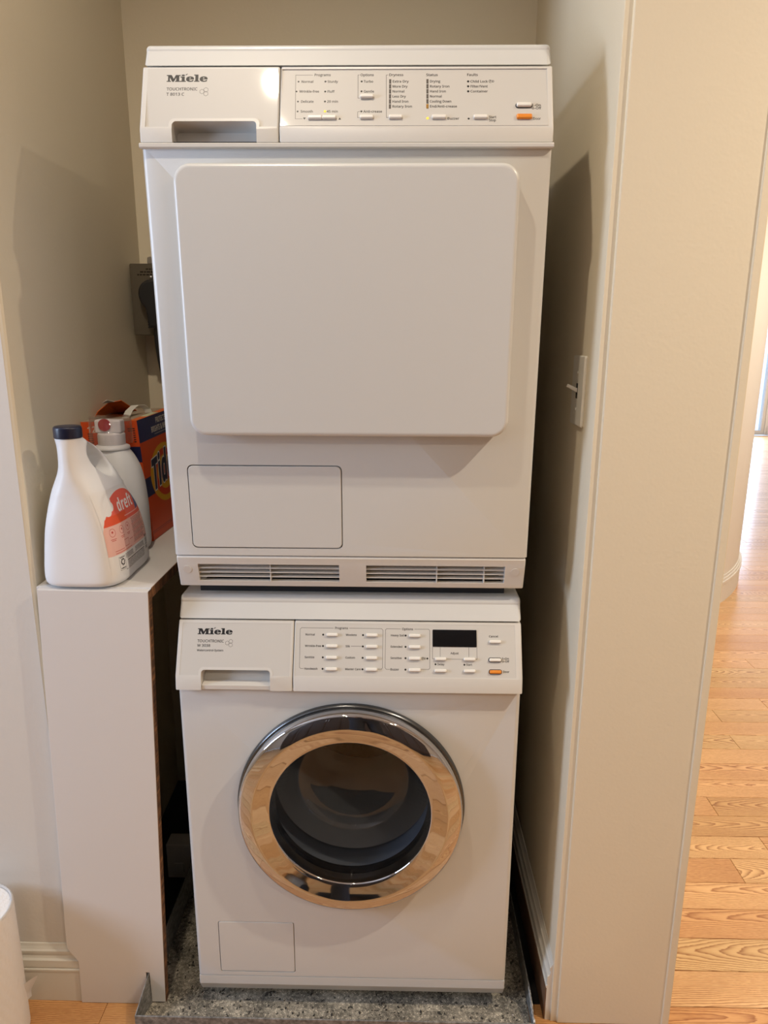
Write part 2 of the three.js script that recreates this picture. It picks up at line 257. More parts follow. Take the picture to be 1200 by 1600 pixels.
// all printed places are in millimetres on the plate: x from the middle of the machine, s up the slope
function plateTex(x0, x1, s0, s1, base, draw) {
  const W = 2048, k = W / (x1 - x0), H = Math.round((s1 - s0) * k);
  return canvas(W, H, (c) => {
    c.fillStyle = base; c.fillRect(0, 0, W, H);
    const X = (x) => (x - x0) * k, Y = (s) => (s1 - s) * k;
    const P = {
      c, k, X, Y,
      t(str, x, s, h = 5.6, o = {}) { c.save(); c.fillStyle = o.color ?? INK; c.font = `${o.font ?? ''} ${h * k}px ${o.family ?? 'sans-serif'}`; c.textBaseline = 'middle'; c.textAlign = o.align ?? 'left'; c.translate(X(x), Y(s)); const m = c.measureText(str).width; c.scale(o.width ? o.width * k / m : 1, 1); if (o.stroke) { c.lineWidth = o.stroke * k; c.strokeStyle = o.color ?? INK; c.lineJoin = 'round'; c.strokeText(str, 0, 0); } c.lineWidth = 0.22 * k; c.strokeStyle = o.color ?? INK; c.strokeText(str, 0, 0); c.fillText(str, 0, 0); c.restore(); },
      dot(x, s, r = 1.45) { c.fillStyle = INK; c.beginPath(); c.arc(X(x), Y(s), r * k, 0, 7); c.fill(); },
      line(pts, w = 0.45) { c.strokeStyle = INK; c.lineWidth = w * k; c.beginPath(); pts.forEach(([x, s], i) => (i ? c.lineTo(X(x), Y(s)) : c.moveTo(X(x), Y(s)))); c.stroke(); },
      tri(x, s, d) { c.fillStyle = INK; c.beginPath(); c.moveTo(X(x - 2), Y(s - d * 1.7)); c.lineTo(X(x + 2), Y(s - d * 1.7)); c.lineTo(X(x), Y(s + d * 1.7)); c.fill(); },
      ring(x, s, r, w = 0.4) { c.strokeStyle = INK; c.lineWidth = w * k; c.beginPath(); c.arc(X(x), Y(s), r * k, 0, 7); c.stroke(); },
      hex(x, s, r) { c.strokeStyle = INK; c.lineWidth = 0.4 * k; c.beginPath(); for (let i = 0; i <= 6; i++) { const a = i * Math.PI / 3 + 0.5; const q = [X(x) + r * k * Math.cos(a), Y(s) + r * k * Math.sin(a)]; i ? c.lineTo(...q) : c.moveTo(...q); } c.stroke(); },
      logo(x, s, w, h) { // heavy slab lettering
        c.save(); c.fillStyle = INK; c.strokeStyle = INK; c.lineJoin = 'miter'; c.font = `bold ${h * 1.34 * k}px serif`; c.textBaseline = 'alphabetic'; c.translate(X(x), Y(s)); const str = 'Miele', m = c.measureText(str).width; c.scale(w * k / m, 1);
        c.lineWidth = 0.75 * k; c.strokeText(str, 0, 0); c.fillText(str, 0, 0); c.restore();
        c.save(); c.translate(X(x + w * 0.475), Y(s + h * 1.08)); c.fillStyle = INK; c.beginPath(); c.moveTo(-1.6 * k, 1.2 * k); c.lineTo(0.6 * k, -0.9 * k); c.lineTo(2.6 * k, -0.9 * k); c.lineTo(0.2 * k, 1.2 * k); c.fill(); c.restore();
      },
    };
    draw(P);
  });
}
const PLATE = '#cbc8c2';
const dryerDrawerTex = plateTex(-291, -96, 2, 97, PLATE, (p) => {
  p.logo(-260.5, 74.4, 60, 10.2);
  p.t('TOUCHTRONIC', -260, 62.8, 6.2, { width: 45 }); p.t('T 8013 C', -260, 54.8, 6.2, { width: 26 });
  p.hex(-202.6, 61.6, 3.5); p.hex(-208.4, 58.9, 3.5); p.hex(-202.6, 55.6, 3.5);
});
const washerDrawerTex = plateTex(-293, -99, 0, 92, PLATE, (p) => {
  p.logo(-263.5, 71, 61, 9.8);
  p.t('TOUCHTRONIC', -263, 59.2, 6.2, { width: 46 }); p.t('W 3038', -263, 51.5, 6, { width: 23 }); p.t('Watercontrol-System', -263, 43.4, 4.6, { width: 46 });
  p.hex(-205, 59, 3.5); p.hex(-211, 56.1, 3.5); p.hex(-205, 52.8, 3.5);
});
const dryerControlTex = plateTex(-94, 290.5, 3.5, 95.5, PLATE, (p) => {
  p.t('Programs', -46, 85.8, 5.4, { width: 24 }); p.line([[-48, 85.6], [-73, 85.6], [-71.5, 15.5], [-61, 15.5]]);
  [['Normal', 75], ['Wrinkle-free', 59.2], ['Delicate', 43.1], ['Smooth', 27.3]].forEach(([t, s], i) => { p.t(t, -64.5 - (i === 1 ? 2.5 : 0), s, 5.2); p.dot(-68.6 - (i === 1 ? 2.5 : 0), s, 1.3); });
  [['Sturdy', 75.1], ['Fluff', 59], ['20 min', 43.1], ['45 min', 27.3]].forEach(([t, s], i) => { p.t(t, -26.6, s, 5.2); if (i < 3) p.dot(-29.5, s); });
  p.tri(-58.5, 15.9, -1); p.tri(-7.6, 15.9, 1);
  p.t('Options', 21, 85.6, 5.4, { width: 19.5 }); p.line([[20, 85.6], [17.6, 85.6], [18, 48.4], [21, 48.4]]);
  p.dot(23, 75.1); p.t('Turbo', 26, 75, 5.2); p.dot(23, 59.2); p.t('Gentle', 26, 59.1, 5.2);
  p.line([[21.5, 27.2], [18, 26.5], [18, 17.4], [21, 17.4]]); p.dot(23.3, 27.2); p.t('Anti-crease', 26.2, 27.2, 5.2, { width: 27 });
  p.t('Dryness', 62.4, 85.5, 5.4, { width: 21 }); p.line([[61.5, 85.5], [58.6, 85.5], [59.4, 17.4], [62.6, 17.4]]);
  for (const [x, l] of [[64.3, ['Extra Dry', 'More Dry', 'Normal', 'Less Dry', 'Hand Iron', 'Rotary Iron']], [118.2, ['Drying', 'Rotary Iron', 'Hand Iron', 'Normal', 'Cooling Down', 'End/Anti-crease']]]) l.forEach((t, i) => {
    const s = 75 - 8 * i; p.t(t, x + 3.2, s, 5.2, { width: t.length > 8 ? t.length * 2.62 : undefined }); p.c.fillStyle = '#4d4640'; p.c.fillRect(p.X(x - 1.5), p.Y(s + 3.6), 3 * p.k, 7.2 * p.k);
  });
  p.t('Status', 116.2, 85.4, 5.4, { width: 17 }); p.t('Buzzer', 146.6, 15.8, 5.2, { width: 17 });
  p.t('Faults', 175.1, 85.3, 5.4, { width: 16 });
  [['Child Lock', 74.7], ['Filter/Vent', 66.8], ['Container', 58.8]].forEach(([t, s]) => { p.dot(176.9, s, 1.7); p.t(t, 180, s, 5.2, { width: 25 }); });
  p.ring(208.7, 74.8, 2.3); p.t('P', 207.5, 74.8, 4); p.t('D', 211.3, 74.8, 4.4);
  p.dot(177.2, 15.4); p.t('Start', 206, 17.8, 5); p.t('Stop', 206, 13, 5);
  p.t('I–On', 268, 36.4, 5, { width: 13 }); p.t('0–Off', 267.8, 31.8, 5, { width: 13 }); p.t('Door', 269, 15.3, 5.2, { width: 11 });
});
const washerControlTex = plateTex(-94, 287.5, 1.5, 92.5, PLATE, (p) => {
  p.line([[-27, 83.5], [-83, 83.6], [-85.2, 81], [-84.3, 16.5], [-82, 14.3], [-77, 14.3]]); p.line([[0, 83.6], [56, 83.5], [58.4, 81], [58.4, 17], [56.5, 14.6], [50, 14.6]]);
  p.t('Programs', -25, 83.6, 5.2, { width: 23 });
  [['Normal', 'Woolens'], ['Wrinkle-free', 'Silk'], ['Sanitize', 'Custom'], ['Handwash', 'Master Care']].forEach(([a, b], i) => { const s = 72.1 - 19.3 * i; p.t(a, -76, s, 4.9, { width: a.length > 9 ? 28 : undefined }); p.dot(-45 + 0.2 * i, s, 1.7); p.t(b, -5.8, s, 4.9, { width: b.length > 9 ? 27 : undefined }); p.dot(24.1, s, 1.7); });
  p.line([[3.5, 53], [22, 53]]);
  p.line([[89.5, 83.2], [65, 83.5], [62.9, 81.5], [62.9, 17], [65, 14.6], [71.5, 14.6]]); p.line([[113, 83.2], [137.5, 83.4], [139.6, 81], [139.6, 17.5], [137.5, 15.2], [124.5, 15.2]]);
  p.t('Options', 91.4, 83.1, 5.2, { width: 19.5 });
  ['Heavy Soil', 'Extended', 'Sensitive', 'Buzzer'].forEach((t, i) => { const s = 72.1 - 19.2 * i; p.t(t, 71.9, s, 4.9, { width: t.length > 9 ? 23.5 : undefined }); p.dot(97.8, s, 1.7); });
  p.ring(127.6, 33.5, 2.2); p.t('P', 126.5, 33.5, 3.8); p.t('D', 130, 33.5, 4.2); p.dot(135.3, 33.5, 1.6);
  p.line([[144.2, 53], [144.2, 33.2], [148, 33.2]]); p.line([[157.5, 53], [157.5, 37]]); p.line([[206.6, 53], [206.6, 37]]); p.line([[220.4, 53], [220.4, 33], [217, 33]]); p.line([[167.5, 33], [197.5, 33]]);
  p.t('Adjust', 182.1, 42.9, 4.9, { align: 'center' });
  p.dot(149.3, 24, 1.6); p.t('Delay', 152.2, 24, 4.9); p.dot(198.7, 23.8, 1.6); p.t('Start', 201.6, 23.8, 4.9);
  p.t('Cancel', 241.4, 72.1, 4.9, { width: 16 }); p.t('I–On', 263.3, 34.7, 4.8, { width: 12 }); p.t('0–Off', 263.2, 30, 4.8, { width: 12 }); p.t('Door', 264.2, 12.7, 4.9, { width: 11 });
});
const plateMat = (t) => phys({ map: t, color: lin(1, 1, 1), roughness: 0.5, clearcoat: 0.4, clearcoatRoughness: 0.05 });

// ------------------------------------------------------------------ the two machines share these
// slope frame: origin at the knee of the fascia, local (x, s, out)
function slopeFrame(parent, y, z, tilt) { const g = new THREE.Matrix4().makeRotationX(-tilt); g.setPosition(0, y, z); return g; }
function fascia(p, k, y, z, tilt, D) {
  // p: thing; D: dimensions
  const F = slopeFrame(p, y, z, tilt), up = [Math.cos(tilt), -Math.sin(tilt)];
  const top = [z + up[1] * D.len, y + up[0] * D.len];
  const prof = [[-0.12, D.bot], [D.botZ, D.bot], [z, y], top, [-0.12, top[1]]];
  const plate = (x0, x1, s0, s1, notch) => {
    const s = new THREE.Shape(), n = notch; s.moveTo(x0, s0);
    if (n) { s.lineTo(n[0], s0); s.lineTo(n[0], n[2] - 0.009); s.absarc(n[0] + 0.009, n[2] - 0.009, 0.009, Math.PI, Math.PI / 2, true); s.lineTo(n[1] - 0.009, n[2]); s.absarc(n[1] - 0.009, n[2] - 0.009, 0.009, Math.PI / 2, 0, true); s.lineTo(n[1], s0); }
    s.lineTo(x1, s0); s.lineTo(x1, s1); s.lineTo(x0, s1); s.closePath(); return s;
  };
  const T = (g) => g.applyMatrix4(F);
  const dp = plate(D.dx0, D.dx1, D.ds0, D.ds1, [D.hx0 - 0.0045, D.hx1 + 0.0045, D.hs + 0.0045]), cp = plate(D.cx0, D.cx1, D.cs0, D.cs1);
  const recess = T(slab(rrect(D.hx0, D.hx1, -0.06, D.hs, 0.006), 0.034).translate(0, 0, -0.026));
  const bodyL = cut(sweepX(prof, -0.2975, D.split - 0.0007, 0.0022), T(slab(dp, 0.02).translate(0, 0, -0.0024)), recess);
  const bodyR = cut(sweepX(prof, D.split + 0.0007, 0.2975, 0.0022), T(slab(cp, 0.02).translate(0, 0, -0.0024)));
  const dr = obj('dispenser_drawer', bodyL, M.plastic, p); dr.userData.label = 'front with maker lettering and recessed grip';
  const swing = (g, a) => g.translate(0, -0.047, 0).rotateX(a).translate(0, 0.047, 0);
  obj('name_plate', T(swing(uvBox(slab(dp, 0.001).translate(0, 0, -0.0014), D.tx[0], D.tx[2], D.tx[1] - D.tx[0], D.tx[3] - D.tx[2]), D.swing?.[0] ?? 0)), plateMat(D.drawerTex), dr);
  // the grip inside the recess: a sloping back wall
  const gy0 = D.bot + D.lip; obj('grip', sweepX([[D.botZ - 0.020, D.bot + 0.0005], [D.botZ - 0.003, D.bot + 0.0005], [D.botZ - 0.003, gy0], [D.botZ - 0.02, gy0 + 0.002]], D.hx0 + 0.0005, D.hx1 - 0.0005, 0.0006), D.lip > 0.003 ? M.plastic : M.dark, dr);
  const fr = obj('control_fascia', bodyR, M.plastic, p);
  obj('control_plate', T(swing(uvBox(slab(cp, 0.001).translate(0, 0, -0.0014), D.tc[0], D.tc[2], D.tc[1] - D.tc[0], D.tc[3] - D.tc[2]), D.swing?.[1] ?? 0)), plateMat(D.controlTex), fr);
  for (const [x0, x1, s, h, kind] of D.buttons) {
    const g = T(rb(x0 / 1000, x1 / 1000, (s - h / 2) / 1000, (s + h / 2) / 1000, -0.0006, 0.0042, 0.0019, 4));
    obj(kind ?? 'button', g, kind === 'door_button' ? M.orange : M.button, fr);
    if (kind === 'door_button' || kind === 'power_button') obj('button_surround', T(slab(rrect(x0 / 1000 - 0.0012, x1 / 1000 + 0.0012, (s - h / 2) / 1000 - 0.0012, (s + h / 2) / 1000 + 0.0012, 0.0035), 0.0004).translate(0, 0, -0.0004)), M.dark, fr);
  }
  return { T, fr };
}
// a cabinet with rounded upright edges
const cabinetBody = (y0, y1, depth, r = 0.007) => { const s = rrect(-0.2975, 0.2975, 0, depth, r); return new THREE.ExtrudeGeometry(s, { depth: y1 - y0, bevelEnabled: false, curveSegments: 6 }).rotateX(-Math.PI / 2).translate(0, y0, 0); };
const lidProfile = (y0, z0, y1, z1, r) => { const s = new THREE.Shape(), zb = -0.565; s.moveTo(-zb, y0); s.lineTo(-z0, y0); s.lineTo(-z1, y1 - r); s.quadraticCurveTo(-z1, y1, -z1 + r, y1); s.lineTo(-zb, y1); s.closePath(); return s; };

// ------------------------------------------------------------------ washer
const washer = thing('washing_machine', 'white front-loading washing machine with chrome porthole, below the dryer', 'washer', [-0.002, 0, 0]);
{
  const RX = 0.002, RY = 0.4615;
  const hole = new THREE.CylinderGeometry(0.166, 0.166, 0.5, 64).rotateX(Math.PI / 2).translate(RX, RY, -0.17);
  const pocket = slab(rrect(-0.2537, -0.1083, 0.0893, 0.2057, 0.004), 0.02).translate(0, 0, -0.005);
  const cab = cut(cabinetBody(0.0808, 0.6948, 0.58), hole, pocket);
  obj('cabinet', cab, M.enamel, washer);
  obj('filter_flap', slab(rrect(-0.2525, -0.1095, 0.0912, 0.2045, 0.0035), 0.003, 0.0007, 2).translate(0, 0, -0.0027), M.enamel, washer);
  const ps = new THREE.Shape(); [[0.58, 0.079], [-0.0, 0.079], [-0.0003, 0.0605], [0.0008, 0.0585], [0.0105, 0.0385], [0.58, 0.0385]].forEach(([x, y], i) => (i ? ps.lineTo(x, y) : ps.moveTo(x, y))); ps.closePath();
  obj('plinth', sweepX(ps, -0.297, 0.297, 0.003), M.enamel, washer);
  for (const x of [-0.25, 0.25]) for (const z of [-0.07, -0.53]) obj('foot', lathe([[0, 0.004], [0.022, 0.004], [0.022, 0.016], [0.012, 0.02], [0.012, 0.04], [0, 0.04]], 24).translate(x, 0, z), M.rubber, washer);
  const B = [];
  for (let i = 0; i < 4; i++) { const s = 72.1 - 19.3 * i; B.push([-39.5, -19.3, s, 5.6], [29.3, 49.6, s, 5.6], [103.4, 123.7, s, 5.6]); }
  B.push([148, 167.8, 33.1, 5.2], [197.3, 217.4, 33.1, 5.2], [147, 168, 13.4, 5.2], [197.3, 217.2, 13.4, 5.2], [241.5, 261.8, 63.2, 5.2], [241, 261.3, 32.5, 5.6, 'power_button'], [241.3, 261.3, 12.5, 5.8, 'door_button']);
  const { T, fr } = fascia(washer, 'w', 0.7205, 0.011, 25.6 * Math.PI / 180, { len: 0.0948, bot: 0.6955, botZ: 0.014, split: -0.0955, dx0: -0.2905, dx1: -0.101, ds0: 0.0012, ds1: 0.0905, cx0: -0.0925, cx1: 0.2865, cs0: 0.002, cs1: 0.0915,
    hx0: -0.2535, hx1: -0.1345, hs: 0.0105, lip: 0.0075, tx: [-0.293, -0.099, 0, 0.092], tc: [-0.094, 0.2875, 0.0015, 0.0925], drawerTex: washerDrawerTex, controlTex: washerControlTex, buttons: B });
  obj('display', T(slab(rrect(0.1443, 0.2203, 0.0535, 0.0828, 0.0012), 0.0012, 0.0003, 1).translate(0, 0, -0.0006)), M.glassBlack, fr);
  const lid = obj('lid', sweepX(lidProfile(0.8092, -0.031, 0.8465, -0.0445, 0.012), -0.2975, 0.2975, 0.005), M.enamel, washer);
  // porthole: lathe about z
  const Z = (g) => g.rotateX(Math.PI / 2).translate(RX, RY, 0);
  const ring = obj('door_ring', Z(lathe([[0.140, -0.015], [0.1415, 0.014], [0.1424, 0.0235], [0.1436, 0.0266], [0.1455, 0.0277], [0.15, 0.0291], [0.1580, 0.0315], [0.1660, 0.0341], [0.1715, 0.0361], [0.1732, 0.0366], [0.1745, 0.0367], [0.1760, 0.0365], [0.1800, 0.0355], [0.1870, 0.0335], [0.1940, 0.0312], [0.1970, 0.0298], [0.1988, 0.0275], [0.1999, 0.0235], [0.2003, 0.018], [0.2, 0.008]], 128)), M.chrome, washer);
  obj('ring_seat', Z(lathe([[0.166, 0.001], [0.166, 0.009], [0.2, 0.0095], [0.2035, 0.008], [0.2052, 0.004], [0.2052, 0.0003]], 128)), phys({ color: lin(0.12, 0.125, 0.13), metalness: 0.9, roughness: 0.22 }), washer);
  const glass = obj('door_glass', Z(lathe([[0.1415, 0.006], [0.1395, -0.002], [0.1365, -0.006], [0.1368, -0.013], [0.1335, -0.017], [0.1338, -0.026], [0.1302, -0.031], [0.1303, -0.042], [0.1262, -0.047], [0.126, -0.058], [0.1222, -0.063], [0.1208, -0.075], [0.1155, -0.085], [0.107, -0.094], [0.09, -0.1], [0.05, -0.096], [0, -0.094]], 96)), M.doorGlass, washer);
  obj('door_seal', Z(lathe([[0.166, 0.0], [0.150, -0.004], [0.1475, -0.03], [0.152, -0.045], [0.146, -0.06], [0.150, -0.075], [0.158, -0.085], [0.166, -0.09]], 96)), phys({ color: lin(0.17, 0.178, 0.19), roughness: 0.4 }), washer);
  const drumBump = data(512, 512, (u, v) => { const s = 26, y = v * s, x = u * s * 1.6 + (Math.floor(y) % 2) * 0.5, d = Math.hypot((x % 1) - 0.5, (y % 1) - 0.5); return d < 0.2 ? 20 : 70 + 12 * noise(u * 40, v * 40); });
  const drum = obj('drum', Z(lathe([[0.164, -0.088], [0.2, -0.1], [0.235, -0.112], [0.24, -0.13], [0.24, -0.4], [0.225, -0.415], [0.1, -0.405], [0.06, -0.395], [0, -0.395]], 96)), phys({ color: lin(0.3, 0.285, 0.275), metalness: 0.8, roughness: 0.42, map: drumBump, bumpMap: drumBump, bumpScale: 0.002 }), washer);
  for (let i = 0; i < 3; i++) { const a = 0.5 + i * 2.094; obj('paddle', rb(-0.018, 0.018, 0.185, 0.24, -0.39, -0.13, 0.01).rotateZ(a).translate(RX, RY, 0), M.steel, drum); }
}

// ------------------------------------------------------------------ dryer (leans forward by two degrees)
const dryer = thing('tumble_dryer', 'white tumble dryer with plain square door, stacked on the washing machine', 'dryer', [0.001, 0.867, -0.024]);
{
  dryer.rotation.x = 2.1 * Math.PI / 180;
  const pocket = slab(rrect(-0.2659, -0.0121, 0.0731, 0.2163, 0.009), 0.02).translate(0, 0, -0.0055);
  obj('cabinet', cut(cabinetBody(0.0605, 0.684, 0.56), pocket), M.enamel, dryer);
  obj('condenser_flap', slab(rrect(-0.2643, -0.0137, 0.0748, 0.2145, 0.0085), 0.0034, 0.001, 3).translate(0, 0, -0.0027), M.enamel, dryer);
  obj('drum_door', slab(rrect(-0.2465, 0.2495, 0.2695, 0.6605, 0.026), 0.03, 0.0065, 5).translate(0, 0, 0.0025), M.enamel, dryer);
  obj('door_gasket', slab(rrect(-0.238, 0.241, 0.278, 0.652, 0.02), 0.004).translate(0, 0, -0.0005), M.rubber, dryer);
  obj('ledge', sweepX([[-0.55, 0.684], [0.0055, 0.684], [0.0075, 0.6855], [0.0075, 0.6895], [0.0055, 0.691], [-0.55, 0.691]], -0.2985, 0.2985, 0.0008), M.plastic, dryer);
  const tilt = 23.1 * Math.PI / 180;
  const B = [[-53.3, -32.6, 16.9, 5.8], [-33.2, -12.5, 16.9, 5.8], [21.2, 40.8, 49.8, 5.8], [21.2, 41, 17.4, 5.8], [62.7, 82.3, 17.4, 5.8], [124.3, 144.9, 17.2, 5.8], [183.8, 204.2, 17.2, 5.8], [245.6, 267, 35.8, 5.8, 'power_button'], [245.4, 267.5, 17.6, 7, 'door_button']].map(([a, b, ...r]) => [a - 1, b - 1, ...r]);
  const { T, fr } = fascia(dryer, 'd', 0.7095, 0.002, tilt, { len: 0.0975, bot: 0.6922, botZ: 0.0027, split: -0.0960, dx0: -0.2895, dx1: -0.099, ds0: 0.0038, ds1: 0.0945, cx0: -0.0938, cx1: 0.2895, cs0: 0.0048, cs1: 0.0942,
    hx0: -0.251, hx1: -0.1285, hs: 0.0125, lip: 0.0012, tx: [-0.292, -0.097, 0.002, 0.097], tc: [-0.095, 0.2895, 0.0035, 0.0955], drawerTex: dryerDrawerTex, controlTex: dryerControlTex, buttons: B, swing: [0.034, -0.022] });
  const led = new THREE.MeshStandardMaterial({ color: 0x332200, emissive: new THREE.Color().setRGB(1, 0.72, 0.03), emissiveIntensity: 26 });
  for (const [x, s, w, h] of [[-30.2, 27.3, 3, 3], [117.4, 16.2, 3.4, 3.4]]) obj('indicator_light', T(new THREE.CylinderGeometry(w / 2000, w / 2000, 0.0012, 20).rotateX(Math.PI / 2).translate(x / 1000, s / 1000, -0.0002)), led, fr);
  obj('indicator_light', T(bx(0.1156, 0.1186, 0.0322, 0.0384, -0.0008, 0.0001)), new THREE.MeshStandardMaterial({ color: 0x3a2208, emissive: new THREE.Color().setRGB(0.9, 0.4, 0.05), emissiveIntensity: 7 }), fr);
  obj('lid', sweepX(lidProfile(0.8023, -0.039, 0.8335, -0.051, 0.009), -0.2965, 0.2965, 0.006), M.enamel, dryer);
  // vent grille along the foot
  const vp = [[-0.02, 0.0], [-0.0135, 0.0], [-0.0115, 0.0015], [-0.003, 0.0395], [-0.0005, 0.0555], [-0.002, 0.0585], [-0.02, 0.0585]];
  const holes = [[-0.2605, -0.0195], [0.0265, 0.262]].map(([a, b]) => bx(a, b, 0.0105, 0.0435, -0.03, 0.02));
  const vent = obj('vent_grille', cut(sweepX(vp, -0.2955, 0.2955, 0.0025), ...holes), M.plastic, dryer);
  obj('vent_duct', bx(-0.29, 0.29, 0.002, 0.058, -0.1, -0.085), M.plastic, vent);
  for (const [a, b] of [[-0.261, -0.019], [0.026, 0.2625]]) for (let i = 0; i < 3; i++) { const y = 0.0186 + i * 0.0083, z = -0.0095 + i * 0.0018; obj('slat', sweepX([[z - 0.011, y + 0.0012], [z - 0.011, y], [z, y - 0.0008], [z, y + 0.0006]], a, b), M.plastic, vent); }
  for (const x of [-0.1378, 0.147, 0.2275]) obj('vent_rib', bx(x - 0.0008, x + 0.0008, 0.0105, 0.0435, -0.022, -0.0085), M.plastic, vent);
  for (const x of [-0.279, 0.2795]) obj('screw_cover', new THREE.CylinderGeometry(0.0073, 0.0073, 0.0012, 28).rotateX(Math.PI / 2 + 0.22).translate(x, 0.033, -0.0045), M.plastic, vent);
  obj('base_frame', bx(-0.275, 0.275, -0.0055, 0.0585, -0.55, -0.101), M.rubber, dryer);
}
tag(obj('gap_shade_block', [bx(-0.27, 0.27, 0.8465, 0.8556, -0.3, -0.07), bx(-0.27, 0.27, 0.8465, 0.852, -0.54, -0.3)], M.rubber), 'dark block added as the shade in the gap between dryer and washing machine', 'shade_block');  // dark block put in as the shade under the dryer

// ------------------------------------------------------------------ shelf over the gap on the left
{
  const t = thing('shelf_unit', 'white laminate shelf with a tall notched front panel left of the washer', 'shelf');
  const ps = poly([[-0.531, 0.868], [-0.3415, 0.866], [-0.3715, 0.006], [-0.398, 0.006], [-0.3985, 0.076], [-0.4055, 0.0765], [-0.4052, 0.001], [-0.539, 0.0005], [-0.5362, 0.099], [-0.556, 0.1305]]);
  obj('front_panel', slab(ps, 0.0155, 0.0006, 1).translate(0, 0, -0.0212), M.laminate, t);
  obj('raw_edge', slab(poly([[-0.3412, 0.8665], [-0.3399, 0.8665], [-0.3699, 0.006], [-0.3712, 0.006]]), 0.0145).translate(0, 0, -0.0207), M.chip, t);
  obj('shelf_board', uvWorld(plan([[-0.5395, -0.0215], [-0.3415, -0.0215], [-0.3385, -0.66], [-0.562, -0.66]], 0.85, 0.868, 0.0005), 3), M.laminate, t);
  obj('raw_edge', plan([[-0.3413, -0.0215], [-0.3401, -0.0215], [-0.3371, -0.66], [-0.3383, -0.66]], 0.8505, 0.8675), M.chip, t);
  obj('cleat', rb(-0.562, -0.535, 0.8, 0.849, -0.62, -0.06, 0.001), M.chip, t);
}

